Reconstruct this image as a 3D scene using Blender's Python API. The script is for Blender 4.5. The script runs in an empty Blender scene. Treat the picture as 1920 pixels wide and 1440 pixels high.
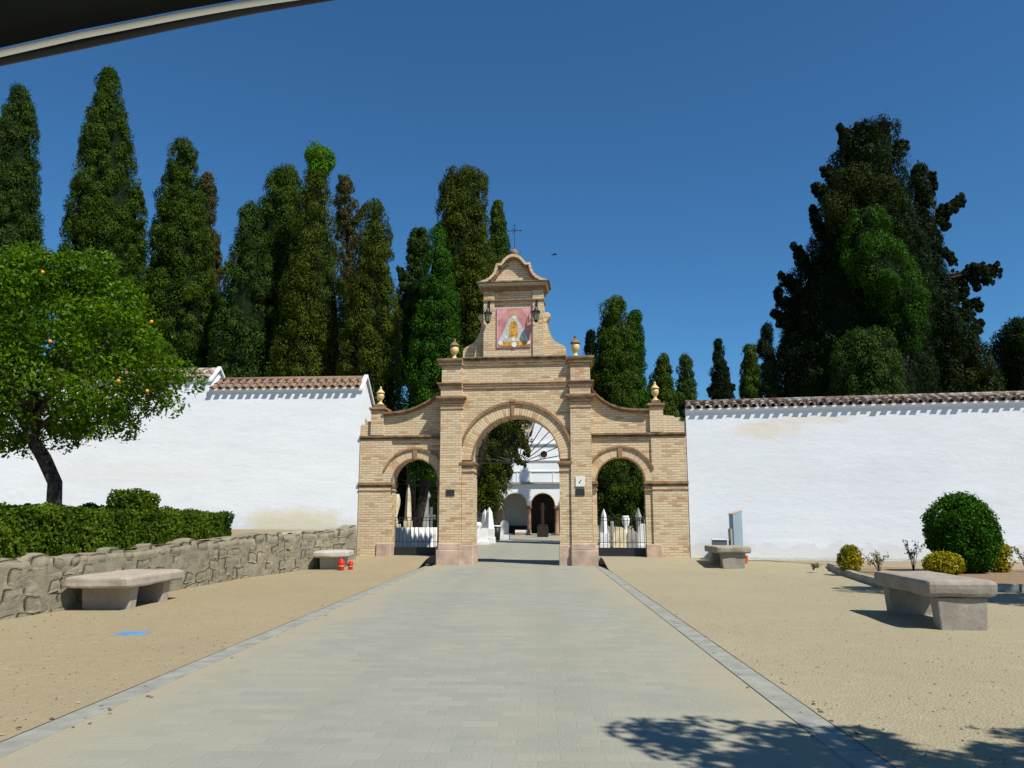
import bpy, math, random
import numpy as np
from mathutils import Vector, noise
random.seed(7); rng = np.random.default_rng(11)
R = math.radians; PI = math.pi
sc = bpy.context.scene
col = sc.collection
# ------------------------------------------------------------------ camera model (used to measure real positions)
F = 1500.0; TH = math.atan(255/F); PSI = math.atan(45/F*math.cos(TH)); H0 = 1.25
FW = np.array([-math.sin(PSI)*math.cos(TH), math.cos(PSI)*math.cos(TH), math.sin(TH)])
RT = np.array([math.cos(PSI), math.sin(PSI), 0.0]); UP = np.cross(RT, FW)
def at(x, y, Y):
    d = FW+RT*(x-960)/F-UP*(y-720)/F
    return np.array([0, 0, H0])+d*(Y/d[1])
GA = R(-4.4); GO = np.array([-.573, 22.9, 0.0])
GU = np.array([math.cos(GA), math.sin(GA), 0]); GV = np.array([-math.sin(GA), math.cos(GA), 0])
def smooth(t): t = min(1, max(0, t)); return t*t*(3-2*t)
def wall_y(x):
    dx = x-GO[0]
    if dx > 4.8: return 22.9+.35-4.8*.077-(dx-4.8)*.167
    if dx < -4.8: return 22.9+.35+4.8*.077-(dx+4.8)*.042
    return 23.25-dx*.077
def gz(x, y):
    return .012+.215*smooth(1-(wall_y(x)-y-.1)/2.7)
# ------------------------------------------------------------------ helpers
def tag(o, label=None, cat=None, group=None, kind=None):
    if label: o['label'] = label
    if cat: o['category'] = cat
    if group: o['group'] = group
    if kind: o['kind'] = kind
    return o
def empty(name, loc=(0, 0, 0), rz=0, label=None, cat=None, group=None):
    o = bpy.data.objects.new(name, None); col.objects.link(o)
    o.empty_display_size = .2
    o.location = loc; o.rotation_euler = (0, 0, rz)
    return tag(o, label, cat, group)
def copy_tree(o, parent=None):
    c = o.copy(); col.objects.link(c); c.parent = parent
    for ch in list(o.children): copy_tree(ch, c)
    return c
class MB:
    def __init__(s): s.v = []; s.f = []
    def add(s, vs, fs):
        n = len(s.v); s.v += [tuple(v) for v in vs]; s.f += [tuple(i+n for i in f) for f in fs]; return s
    def box(s, x0, x1, y0, y1, z0, z1):
        return s.add([(x0,y0,z0),(x1,y0,z0),(x1,y1,z0),(x0,y1,z0),(x0,y0,z1),(x1,y0,z1),(x1,y1,z1),(x0,y1,z1)],
                     [(0,3,2,1),(4,5,6,7),(0,1,5,4),(1,2,6,5),(2,3,7,6),(3,0,4,7)])
    def prism(s, pts, y0, y1):            # polygon in x,z (counter-clockwise seen from -y)
        n = len(pts)
        vs = [(p[0], y0, p[1]) for p in pts]+[(p[0], y1, p[1]) for p in pts]
        fs = [tuple(range(n)), tuple(range(2*n-1, n-1, -1))]
        fs += [(i, i+n, (i+1) % n+n, (i+1) % n) for i in range(n)]
        return s.add(vs, fs)
    def band(s, inner, outer, y0, y1):    # strip between two matching x,z polylines
        n = len(inner)
        vs = [(p[0], y0, p[1]) for p in inner]+[(p[0], y0, p[1]) for p in outer]+[(p[0], y1, p[1]) for p in inner]+[(p[0], y1, p[1]) for p in outer]
        fs = []
        for i in range(n-1):
            fs += [(i, i+1, n+i+1, n+i), (2*n+i+1, 2*n+i, 3*n+i, 3*n+i+1), (i, 2*n+i, 2*n+i+1, i+1), (n+i, n+i+1, 3*n+i+1, 3*n+i)]
        fs += [(0, n, 3*n, 2*n), (n-1, 3*n-1, 4*n-1, 2*n-1)]
        return s.add(vs, fs)
    def lathe(s, prof, cx=0, cy=0, cz=0, n=20):
        vs = []; fs = []; m = len(prof)
        for k in range(n):
            a = 2*PI*k/n
            for r, z in prof: vs.append((cx+r*math.cos(a), cy+r*math.sin(a), cz+z))
        for k in range(n):
            k2 = (k+1) % n
            for i in range(m-1): fs.append((k*m+i, k2*m+i, k2*m+i+1, k*m+i+1))
        fs.append(tuple(k*m+m-1 for k in range(n))); fs.append(tuple(k*m for k in range(n-1, -1, -1)))
        return s.add(vs, fs)
    def tube(s, pts, rad, n=8):
        pts = [Vector(p) for p in pts]
        if not hasattr(rad, '__len__'): rad = [rad]*len(pts)
        vs = []; fs = []; prev = None
        for i, p in enumerate(pts):
            d = (pts[min(i+1, len(pts)-1)]-pts[max(i-1, 0)]).normalized()
            if prev is None:
                a = Vector((0, 0, 1)) if abs(d.z) < .9 else Vector((1, 0, 0))
                u = d.cross(a).normalized()
            else: u = (prev-d*prev.dot(d)).normalized()
            prev = u; w = d.cross(u)
            for k in range(n):
                t = 2*PI*k/n; vs.append(tuple(p+(u*math.cos(t)+w*math.sin(t))*rad[i]))
        for i in range(len(pts)-1):
            for k in range(n):
                k2 = (k+1) % n; fs.append((i*n+k, i*n+k2, (i+1)*n+k2, (i+1)*n+k))
        fs.append(tuple(range(n-1, -1, -1))); fs.append(tuple((len(pts)-1)*n+k for k in range(n)))
        return s.add(vs, fs)
    def build(s, name, m, parent=None, loc=None, sm=False, bev=0, rz=0):
        me = bpy.data.meshes.new(name); me.from_pydata(s.v, [], s.f); me.materials.append(m); me.update()
        if sm: me.shade_smooth()
        o = bpy.data.objects.new(name, me); col.objects.link(o)
        if parent: o.parent = parent
        if loc is not None: o.location = loc
        if rz: o.rotation_euler = (0, 0, rz)
        if bev:
            b = o.modifiers.new('bevel', 'BEVEL'); b.width = bev; b.segments = 2; b.limit_method = 'ANGLE'; b.angle_limit = R(40)
        return o
def arc(cx, cz, r, a0, a1, n=24):
    return [(cx+r*math.cos(R(a0+(a1-a0)*i/n)), cz+r*math.sin(R(a0+(a1-a0)*i/n))) for i in range(n+1)]
# ------------------------------------------------------------------ materials
class NT:
    def __init__(s, name, rough=.8, spec=.2):
        s.m = bpy.data.materials.new(name); s.m.use_nodes = True; s.t = s.m.node_tree; s.b = s.t.nodes['Principled BSDF']
        s.b.inputs['Roughness'].default_value = rough; s.b.inputs['Specular IOR Level'].default_value = spec
        s.oc = s.t.nodes.new('ShaderNodeTexCoord').outputs['Object']
    def n(s, typ, props=None, **inp):
        nd = s.t.nodes.new(typ)
        for k, v in (props or {}).items(): setattr(nd, k, v)
        for k, v in inp.items():
            key = int(k[1:]) if k[0] == 'i' and k[1:].isdigit() else k.replace('_', ' ')
            s.set(nd.inputs[key], v)
        return nd
    def set(s, sock, v):
        if isinstance(v, bpy.types.NodeSocket): s.t.links.new(v, sock)
        elif isinstance(v, (tuple, list)) and sock.type == 'RGBA': sock.default_value = (*v[:3], 1)
        else: sock.default_value = v
    def noise(s, scale, detail=4, rough=.55, vec=None, dist=0):
        return s.n('ShaderNodeTexNoise', Vector=vec or s.oc, Scale=scale, Detail=detail, Roughness=rough, Distortion=dist).outputs['Fac']
    def ramp(s, fac, a, b, ca=(0, 0, 0), cb=(1, 1, 1)):
        nd = s.n('ShaderNodeValToRGB', Fac=fac); e = nd.color_ramp.elements
        e[0].position = a; e[1].position = b; e[0].color = (*ca, 1); e[1].color = (*cb, 1)
        return nd.outputs['Color']
    def mix(s, fac, a, b, mode='MIX'):
        return s.n('ShaderNodeMix', {'data_type': 'RGBA', 'blend_type': mode}, i0=fac, i6=a, i7=b).outputs[2]
    def math(s, op, a, b=0.0, c=0.0):
        return s.n('ShaderNodeMath', {'operation': op}, i0=a, i1=b, i2=c).outputs[0]
    def scale(s, v):
        return s.n('ShaderNodeMapping', Vector=s.oc, Scale=v).outputs[0]
    def bump(s, h, strength=.5, dist=.02):
        nd = s.n('ShaderNodeBump', Height=h, Strength=strength, Distance=dist)
        s.t.links.new(nd.outputs[0], s.b.inputs['Normal'])
    def out(s, c): s.set(s.b.inputs['Base Color'], c); return s.m
def plain(name, c, rough=.7, spec=.3, metal=0, var=.15, nscale=8, bump=0):
    t = NT(name, rough, spec); t.b.inputs['Metallic'].default_value = metal
    f = t.noise(nscale, 5)
    c2 = tuple(x*(1-var*1.6) for x in c); c1 = tuple(min(.95, x*(1+var)) for x in c)
    if bump: t.bump(t.noise(nscale*4, 5), bump, .01)
    return t.out(t.ramp(f, .3, .7, c2, c1))
BR1, BR2, BRM = (.65, .505, .325), (.585, .45, .28), (.46, .345, .22)
def brick_mat(name, polar=False, c1=BR1, c2=BR2, mo=BRM, row=.070, width=.25):
    t = NT(name, .88, .15)
    sp = t.n('ShaderNodeSeparateXYZ', Vector=t.oc)
    x, y, z = sp.outputs
    if polar:
        rr = t.math('SQRT', t.math('ADD', t.math('MULTIPLY', x, x), t.math('MULTIPLY', z, z)))
        an = t.math('MULTIPLY', t.math('ARCTAN2', z, x), 1.3)
        v = t.n('ShaderNodeCombineXYZ', X=rr, Y=an).outputs[0]; width = .6
    else:
        v = t.n('ShaderNodeCombineXYZ', X=t.math('ADD', x, y), Y=z).outputs[0]
    b = t.n('ShaderNodeTexBrick', {'offset': .5}, Vector=v, Color1=c1, Color2=c2, Mortar=mo, Scale=1.0, Mortar_Size=.010, Mortar_Smooth=.3, Bias=-.1, Brick_Width=width, Row_Height=row)
    # individually redder, burnt bricks, in patches
    cell = t.n('ShaderNodeTexBrick', {'offset': .5}, Vector=v, Color1=(0, 0, 0), Color2=(1, 1, 1), Mortar=(0, 0, 0), Scale=1.0, Mortar_Size=.010, Bias=-.25, Brick_Width=width, Row_Height=row).outputs[0]
    patch = t.ramp(t.noise(1.3, 4, vec=t.scale((.7, .7, 2.2))), .36, .62, (.14,)*3)
    k = t.mix(t.math('MULTIPLY', t.math('MULTIPLY', t.ramp(cell, .40, .62), patch), .92), b.outputs[0], (.40, .19, .08))
    k = t.mix(t.ramp(t.noise(.8, 4, vec=t.scale((1, 1, 1.6))), .35, .75, (0, 0, 0), (.3, .3, .3)), k, (.68, .57, .38))
    k = t.mix(t.ramp(t.noise(2.3, 6, .65), .55, .78, (0, 0, 0), (.45, .45, .45)), k, (.34, .27, .17))
    h = t.math('ADD', t.math('MULTIPLY', b.outputs[1], -1.0), t.math('MULTIPLY', t.noise(30, 4), .5))
    t.bump(h, .8, .02)
    return t.out(k)
def plaster(name, stains=(), base=(.79, .81, .83), bump=.35):
    t = NT(name, .9, .1)
    c = t.mix(t.ramp(t.noise(.7, 6, .6, vec=t.scale((.6, 1, 1.5))), .42, .7, (0, 0, 0), (.8, .8, .8)), base, tuple(v*.93 for v in base))
    c = t.mix(t.ramp(t.noise(9, 6, .7), .66, .76, (0, 0, 0), (.22, .22, .22)), c, (.62, .60, .55))
    sp = t.n('ShaderNodeSeparateXYZ', Vector=t.oc); x, z = sp.outputs[0], sp.outputs[2]
    for (cx, rx, cz, rz, cc, k) in stains:
        dx = t.math('DIVIDE', t.math('SUBTRACT', x, cx), rx); dz = t.math('DIVIDE', t.math('SUBTRACT', z, cz), rz)
        d = t.math('ADD', t.math('MULTIPLY', dx, dx), t.math('MULTIPLY', dz, dz))
        d = t.math('ADD', d, t.math('MULTIPLY', t.math('SUBTRACT', t.noise(1.6, 6, .65), .5), 2.2))
        c = t.mix(t.ramp(d, .2, 1.15, (k, k, k), (0, 0, 0)), c, cc)
    pc = t.n('ShaderNodeTexVoronoi', Vector=t.n('ShaderNodeVectorMath', {'operation': 'ADD'}, i0=t.scale((.45, 1, .7)), i1=t.n('ShaderNodeVectorMath', {'operation': 'SCALE'}, i0=t.n('ShaderNodeTexNoise', Vector=t.oc, Scale=2.2, Detail=5.0).outputs['Color'], Scale=.7).outputs[0]).outputs[0], Scale=1.1).outputs['Color']
    c = t.mix(t.math('MULTIPLY', t.n('ShaderNodeSeparateColor', Color=pc).outputs[0], .16), c, (.60, .62, .63))
    gr = t.math('ADD', z, t.math('MULTIPLY', t.noise(2.2, 7, .75), -1.1))
    c = t.mix(t.ramp(gr, -.4, .05, (.30,)*3, (0, 0, 0)), c, (.56, .50, .38))
    dr = t.noise(2.6, 6, .7, vec=t.scale((2.2, 2.2, .16)))
    c = t.mix(t.ramp(dr, .60, .74, (0, 0, 0), (.22,)*3), c, (.58, .57, .52))
    h = t.math('ADD', t.math('MULTIPLY', t.noise(1.8, 5, .6, vec=t.scale((.6, 1, 1.6))), 1.0), t.math('MULTIPLY', t.noise(12, 5, .6), .25))
    t.bump(h, bump, .035)
    return t.out(c)
def tile_mat(name, c1, c2, c3, lich=.5):
    t = NT(name, .9, .1)
    c = t.mix(t.ramp(t.noise(3.2, 3), .35, .65), c1, c2)
    c = t.mix(t.ramp(t.noise(7, 7, .7), 1-lich-.08, 1-lich+.1), c, c3)
    t.bump(t.noise(40, 5), .5, .01)
    return t.out(c)
def leaf_mat(name, dark, lite, trans=.28, rough=.5):
    m = bpy.data.materials.new(name); m.use_nodes = True; t = m.node_tree; t.nodes.clear()
    o = t.nodes.new('ShaderNodeOutputMaterial'); a = t.nodes.new('ShaderNodeAttribute'); a.attribute_name = 'tint'
    r = t.nodes.new('ShaderNodeValToRGB'); e = r.color_ramp.elements
    e[0].color = (*dark, 1); e[1].color = (*lite, 1); e[0].position = .1; e[1].position = .95
    t.links.new(a.outputs['Fac'], r.inputs[0])
    p = t.nodes.new('ShaderNodeBsdfPrincipled'); p.inputs['Roughness'].default_value = rough; p.inputs['Specular IOR Level'].default_value = .06 if rough > .45 else .09
    tr = t.nodes.new('ShaderNodeBsdfTranslucent'); mx = t.nodes.new('ShaderNodeMixShader'); mx.inputs[0].default_value = trans
    t.links.new(r.outputs[0], p.inputs['Base Color']); t.links.new(r.outputs[0], tr.inputs[0])
    t.links.new(p.outputs[0], mx.inputs[1]); t.links.new(tr.outputs[0], mx.inputs[2]); t.links.new(mx.outputs[0], o.inputs[0])
    return m
M = {}
M['brick'] = brick_mat('pale_brick')
M['vouss'] = brick_mat('arch_brick', True, (.66, .51, .315), (.62, .465, .28), (.48, .34, .20), row=.075)
M['mold'] = plain('moulded_brick', (.30, .175, .095), .85, .15, var=.25, nscale=5, bump=.5)
M['moldd'] = plain('weathered_moulding', (.23, .155, .09), .9, .1, var=.4, nscale=5, bump=.5)
M['pink'] = plain('pink_plinth_stone', (.50, .365, .275), .85, .15, var=.18, nscale=3, bump=.6)
M['urn'] = plain('glazed_urn', (.66, .48, .20), .45, .4, var=.15, nscale=9)
M['iron'] = plain('black_iron', (.018, .018, .02), .5, .4, var=.2)
M['slate'] = plain('dark_plaque', (.03, .03, .035), .4, .4)
M['whiteP'] = plain('white_enamel', (.75, .74, .68), .5, .3, var=.06)
M['glass'] = plain('lantern_glass', (.16, .19, .12), .2, .5)
M['wallL'] = plaster('whitewash_left', [(-1.9, 2.0, 1.15, .55, (.70, .62, .40), .8), (-7, 3.0, 2.6, .5, (.72, .72, .68), .35)])
M['wallR'] = plaster('whitewash_right', [(2.2, 1.1, 3.75, .33, (.74, .66, .54), .75), (3.6, 1.2, 4.0, .16, (.74, .67, .56), .6)])
M['church'] = plaster('church_whitewash', bump=.3)
M['shadeplaster'] = plaster('shaded_plaster', base=(.36, .36, .33), bump=.3)  # whitewash greyed in its colour to stand for the porch shade
M['tileR'] = tile_mat('red_roof_tiles', (.29, .115, .065), (.17, .085, .055), (.22, .18, .13), .54)
M['tileG'] = tile_mat('lichened_roof_tiles', (.19, .085, .055), (.11, .06, .045), (.46, .43, .36), .5)
M['conc'] = plain('weathered_concrete', (.31, .31, .27), .9, .15, var=.2, nscale=6, bump=.5)
M['kerbS'] = plain('kerb_stone', (.272, .274, .232), .85, .2, var=.15, nscale=5, bump=.3)
M['bench'] = plain('pinkish_bench_stone', (.36, .29, .24), .85, .2, var=.28, nscale=4, bump=.6)
M['benchW'] = plain('pale_bench_stone', (.46, .43, .36), .85, .2, var=.15, nscale=4, bump=.6)
M['benchG'] = plain('grey_bench_stone', (.31, .265, .235), .85, .2, var=.33, nscale=4, bump=.6)
M['bark'] = plain('bark', (.06, .05, .04), .95, .1, var=.5, nscale=9, bump=1)
M['core'] = plain('dark_twig_core', (.012, .02, .008), 1, 0, var=.3)  # opaque twig mass, coloured near black so gaps between clumps look shaded
M['marble'] = plain('white_marble', (.72, .72, .70), .6, .3, var=.1, nscale=3)
M['cream'] = plain('cream_stone', (.60, .52, .36), .8, .2, var=.25, nscale=3, bump=.4)
M['grey'] = plain('grey_stone', (.30, .30, .27), .85, .2, var=.3, nscale=3, bump=.4)
M['brownst'] = plain('brown_marble', (.34, .20, .12), .6, .3, var=.2, nscale=4)
M['blackm'] = plain('black_plastic', (.02, .022, .022), .5, .3)
M['red'] = plain('red_plastic', (.62, .015, .02), .35, .5, var=.05)
M['gold'] = plain('gold_band', (.6, .25, .04), .35, .5, var=.05)
M['orangeP'] = plain('orange_plastic', (.75, .16, .03), .4, .4, var=.05)
M['blue'] = plain('blue_cover', (.10, .26, .48), .6, .3, var=.15, nscale=12)
M['metal'] = plain('grey_blue_metal', (.28, .35, .40), .45, .4, metal=.3, var=.08, nscale=2)
M['metald'] = plain('dark_metal', (.10, .12, .13), .5, .4, var=.1)
M['copper'] = plain('copper_edge', (.42, .33, .27), .5, .4)
M['fruit'] = plain('orange_fruit', (.80, .30, .02), .5, .3, var=.1)
M['wood'] = plain('dark_wood', (.03, .02, .015), .7, .2)
M['bird'] = plain('dark_feathers', (.04, .035, .03), .8, .1)
def bench_mat(name, a, b_, lich):
    t = NT(name, .92, .12)
    k = t.mix(t.ramp(t.noise(5, 7, .7), .35, .65), a, b_)
    k = t.mix(t.ramp(t.noise(11, 8, .75, dist=.6), .56, .66, (0, 0, 0), (.75,)*3), k, lich)
    k = t.mix(t.ramp(t.noise(26, 6, .7), .6, .72, (0, 0, 0), (.6,)*3), k, tuple(v*.45 for v in b_))
    t.bump(t.math('ADD', t.noise(9, 8, .7), t.math('MULTIPLY', t.noise(60, 4, .7), .25)), .5, .02)
    return t.out(k)
M['bench'] = bench_mat('pinkish_bench', (.41, .35, .285), (.33, .275, .22), (.43, .40, .33))
M['benchW'] = bench_mat('pale_bench', (.46, .43, .37), (.40, .37, .31), (.50, .48, .42))
M['benchG'] = bench_mat('grey_bench', (.34, .305, .25), (.245, .21, .17), (.38, .35, .28))
# ground materials
def ground_mat(name, a, b, c, fine=.5, sc1=90, blot=.5, bstr=.6):
    t = NT(name, .95, .08)
    f = t.noise(sc1, 3, .7); g = t.noise(.45, 5, .6); m2 = t.noise(6, 5, .65)
    vo = t.n('ShaderNodeTexVoronoi', Vector=t.oc, Scale=sc1*.45)
    k = t.mix(t.ramp(f, .3, .7), a, b)
    k = t.mix(t.math('MULTIPLY', t.n('ShaderNodeSeparateColor', Color=vo.outputs['Color']).outputs[0], fine), k, c)
    k = t.mix(t.ramp(g, .35, .7, (0, 0, 0), (blot,)*3), k, tuple(v*.82 for v in c))
    k = t.mix(t.ramp(m2, .5, .75, (0, 0, 0), (blot*.6,)*3), k, tuple(v*1.08 for v in a))
    t.bump(t.math('ADD', vo.outputs['Distance'], t.math('MULTIPLY', f, .6)), bstr, .02)
    return t.out(k)
M['gravel'] = ground_mat('gravel', (.395, .345, .23), (.245, .212, .135), (.325, .284, .185), .6, 100, .55, .45)
M['gravelL'] = ground_mat('gravel_tan', (.39, .32, .20), (.235, .19, .11), (.32, .264, .16), .6, 100, .55, .45)
M['soil'] = ground_mat('soil', (.28, .19, .11), (.20, .13, .08), (.25, .18, .11), .6, 30, .5, .9)
M['earth'] = ground_mat('dry_earth', (.33, .26, .165), (.24, .19, .12), (.30, .24, .16), .5, 30, .5, .7)
def road_mat():
    t = NT('paved_lane', .9, .15)
    v = t.scale((1, 1, 1))
    b = t.n('ShaderNodeTexBrick', {'offset': .5}, Vector=v, Color1=(.305, .305, .25), Color2=(.245, .255, .215), Mortar=(.268, .272, .226), Scale=1.0, Mortar_Size=.010, Mortar_Smooth=.9, Bias=0.0, Brick_Width=.24, Row_Height=.14)
    k = b.outputs[0]
    k = t.mix(t.ramp(t.noise(.35, 5, .6, vec=t.scale((1, .5, 1))), .38, .68, (0, 0, 0), (.75,)*3), k, (.325, .30, .215))
    k = t.mix(t.ramp(t.noise(.8, 6, .65, vec=t.scale((.9, 1.2, 1))), .5, .72, (0, 0, 0), (.6,)*3), k, (.215, .235, .205))
    k = t.mix(t.ramp(t.noise(60, 4, .7), .35, .75, (0, 0, 0), (.45,)*3), k, (.22, .21, .175))
    sx_ = t.n('ShaderNodeSeparateXYZ', Vector=t.oc).outputs[0]
    dd = t.math('SUBTRACT', 2.25, t.math('ABSOLUTE', t.math('ADD', sx_, .62)))          # metres in from either edge
    dd = t.math('ADD', dd, t.math('MULTIPLY', t.math('SUBTRACT', t.noise(1.1, 6, .7, vec=t.scale((1, .35, 1))), .5), 2.4))
    k = t.mix(t.ramp(dd, .0, .7, (.75,)*3, (0, 0, 0)), k, (.33, .29, .195))                # sand drifted over the edges
    tr_ = t.math('ABSOLUTE', t.math('SUBTRACT', t.math('ABSOLUTE', t.math('ADD', sx_, .62)), .78))
    tr_ = t.math('ADD', tr_, t.math('MULTIPLY', t.noise(2.0, 5, .7, vec=t.scale((1, .2, 1))), .35))
    k = t.mix(t.ramp(tr_, .2, .5, (.18,)*3, (0, 0, 0)), k, (.20, .205, .175))              # worn wheel tracks
    k = t.mix(t.ramp(t.noise(3.5, 7, .75, dist=1.0), .62, .72, (0, 0, 0), (.4,)*3), k, (.17, .165, .135))
    t.bump(t.math('ADD', t.math('MULTIPLY', b.outputs[1], -.25), t.noise(45, 4)), .45, .012)
    return t.out(k)
M['road'] = road_mat()
def rubble_mat():
    t = NT('rubble_stone', .95, .1)
    at_ = t.n('ShaderNodeAttribute', {'attribute_name': 'tint'}).outputs['Fac']
    k = t.mix(at_, (.215, .19, .135), (.34, .295, .20))
    k = t.mix(t.ramp(t.noise(2.0, 8, .75), .42, .62, (0, 0, 0), (.7,)*3), k, (.20, .185, .14))
    k = t.mix(t.ramp(t.noise(6, 7, .75, dist=.8), .54, .66, (0, 0, 0), (.7,)*3), k, (.36, .32, .235))
    k = t.mix(t.ramp(t.noise(14, 7, .75, dist=1.2), .54, .64, (0, 0, 0), (.6,)*3), k, (.14, .125, .09))
    t.bump(t.math('ADD', t.noise(12, 8, .75), t.math('MULTIPLY', t.noise(45, 5, .7), .3)), .8, .035)
    return t.out(k)
M['rubble'] = rubble_mat()
LEAF = {
 'cyp':   leaf_mat('cypress_green', (.014, .031, .002), (.074, .124, .010)),
 'blu':   leaf_mat('cypress_blue_green', (.012, .030, .004), (.064, .112, .016)),
 'olive': leaf_mat('cypress_olive', (.018, .031, .002), (.096, .124, .010)),
 'brown': leaf_mat('cypress_brown', (.030, .034, .008), (.105, .095, .028)),
 'bright':leaf_mat('fresh_green', (.010, .040, .002), (.048, .130, .006)),
 'tuft':  leaf_mat('tuft_green', (.030, .090, .003), (.105, .250, .008)),
 'darkc': leaf_mat('dark_conifer', (.004, .010, .002), (.018, .034, .007)),
 'darko': leaf_mat('dark_olive_conifer', (.009, .016, .002), (.042, .056, .006)),
 'orange':leaf_mat('citrus_leaf', (.020, .058, .001), (.115, .215, .003), .35, .4),
 'hedge': leaf_mat('hedge_leaf', (.022, .055, .003), (.115, .175, .010), .3),
 'ball':  leaf_mat('ball_leaf', (.010, .042, .002), (.05, .145, .006), .3),
 'gold':  leaf_mat('golden_leaf', (.12, .13, .006), (.46, .37, .020), .35),
 'grey':  leaf_mat('greyish_leaf', (.10, .10, .04), (.26, .22, .10), .3),
}
# ------------------------------------------------------------------ foliage
def unit(a): return a/np.maximum(np.linalg.norm(a, axis=1, keepdims=True), 1e-6)
def leaf_mesh(name, P, Nn, L, W, tint, mat, parent, up=None):
    n = len(P)
    rv = rng.normal(size=(n, 3)) if up is None else np.array(up)[None, :]+rng.normal(size=(n, 3))*.45
    t1 = unit(rv-Nn*np.sum(rv*Nn, 1, keepdims=True)); t2 = np.cross(Nn, t1)
    L = np.broadcast_to(L, (n,))[:, None]*rng.uniform(.7, 1.3, (n, 1)); W = np.broadcast_to(W, (n,))[:, None]*rng.uniform(.7, 1.3, (n, 1))
    V = np.empty((n, 4, 3), np.float32)
    V[:, 0] = P-t1*L; V[:, 1] = P+t2*W; V[:, 2] = P+t1*L; V[:, 3] = P-t2*W
    me = bpy.data.meshes.new(name); me.vertices.add(4*n); me.vertices.foreach_set('co', V.ravel())
    me.loops.add(4*n); me.loops.foreach_set('vertex_index', np.arange(4*n, dtype=np.int32))
    me.polygons.add(n); me.polygons.foreach_set('loop_start', np.arange(0, 4*n, 4, dtype=np.int32))
    me.polygons.foreach_set('loop_total', np.full(n, 4, np.int32))
    a = me.attributes.new('tint', 'FLOAT', 'FACE'); a.data.foreach_set('value', np.clip(tint, 0, 1).astype(np.float32))
    me.materials.append(mat); me.update(calc_edges=True)
    o = bpy.data.objects.new(name, me); col.objects.link(o); o.parent = parent
    return o
def puff(C, O, rad, k, zs=1.25, tilt=.55, back=-.35):
    """k leaf positions on every clump: centres C, outward directions O, radii rad"""
    n = len(C); D = unit(rng.normal(size=(n*k, 3))); OO = np.repeat(O, k, 0)
    dt = np.sum(D*OO, 1); bad = dt < back; D[bad] -= 2*OO[bad]*dt[bad][:, None]
    rr = np.repeat(rad, k)[:, None]*(1.06-.34*rng.random((n*k, 1))**2)*np.where(rng.random((n*k, 1)) < .09, rng.uniform(1.1, 1.38, (n*k, 1)), 1.0)
    P = np.repeat(C, k, 0)+D*rr*np.array([1, 1, zs])
    Nn = unit(D+rng.normal(size=(n*k, 3))*tilt)
    tint = np.repeat(rng.uniform(.25, .75, n), k)+rng.normal(size=n*k)*.2
    return P, Nn, tint
def rows_to_world(rows, Y):
    out = []
    for (y, xl, xr) in rows:
        a = at(xl, y, Y); b = at(xr, y, Y); out.append((a[2], (a[0]+b[0])/2, max(.12, abs(b[0]-a[0])/2)))
    out.sort(); return np.array(out)
def crown_points(rw, Y, cr, dens=1.0, fill=0.0, ry=.95, rag=.12):
    z0, z1 = rw[0, 0], rw[-1, 0]
    zz = np.linspace(z0, z1, 80); rr = np.interp(zz, rw[:, 0], rw[:, 2])
    area = np.sum(rr)*(zz[1]-zz[0])*2*PI; n = max(12, int(area/(cr*cr*1.9)*dens))
    w = rr/np.sum(rr); z = rng.choice(zz, n, p=w)+rng.uniform(-.5, .5, n)*(zz[1]-zz[0])
    r = np.interp(z, rw[:, 0], rw[:, 2]); cx = np.interp(z, rw[:, 0], rw[:, 1]); a = rng.uniform(0, 2*PI, n)
    rad = cr*rng.uniform(.65, 1.35, n); rad = np.minimum(rad, r*.9+.08)
    r = r*(1.02+rag*np.array([noise.noise(Vector((math.cos(q)*1.3, math.sin(q)*1.3+Y, h*.55))) for q, h in zip(a, z)]))
    z = np.minimum(z, z1-rad*.95)
    s = np.maximum(.05, r-rad*rng.uniform(.45, 1.45, n)-fill*r*rng.random(n)**2)
    C = np.stack([cx+s*np.cos(a), Y+s*ry*np.sin(a), z], 1)
    O = unit(np.stack([np.cos(a), np.sin(a), np.full(n, .45)], 1))
    return C, O, rad
def loft(rw, Y, shrink, seg=12):
    m = MB(); n = len(rw); vs = []; fs = []
    for z, cx, r in rw:
        r2 = max(.03, r-shrink)
        for k in range(seg):
            a = 2*PI*k/seg; vs.append((cx+r2*math.cos(a), Y+r2*.9*math.sin(a), z))
    for i in range(n-1):
        for k in range(seg):
            k2 = (k+1) % seg; fs.append((i*seg+k, i*seg+k2, (i+1)*seg+k2, (i+1)*seg+k))
    fs.append(tuple(range(seg-1, -1, -1))); fs.append(tuple((n-1)*seg+k for k in range(seg)))
    return m.add(vs, fs)
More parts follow.
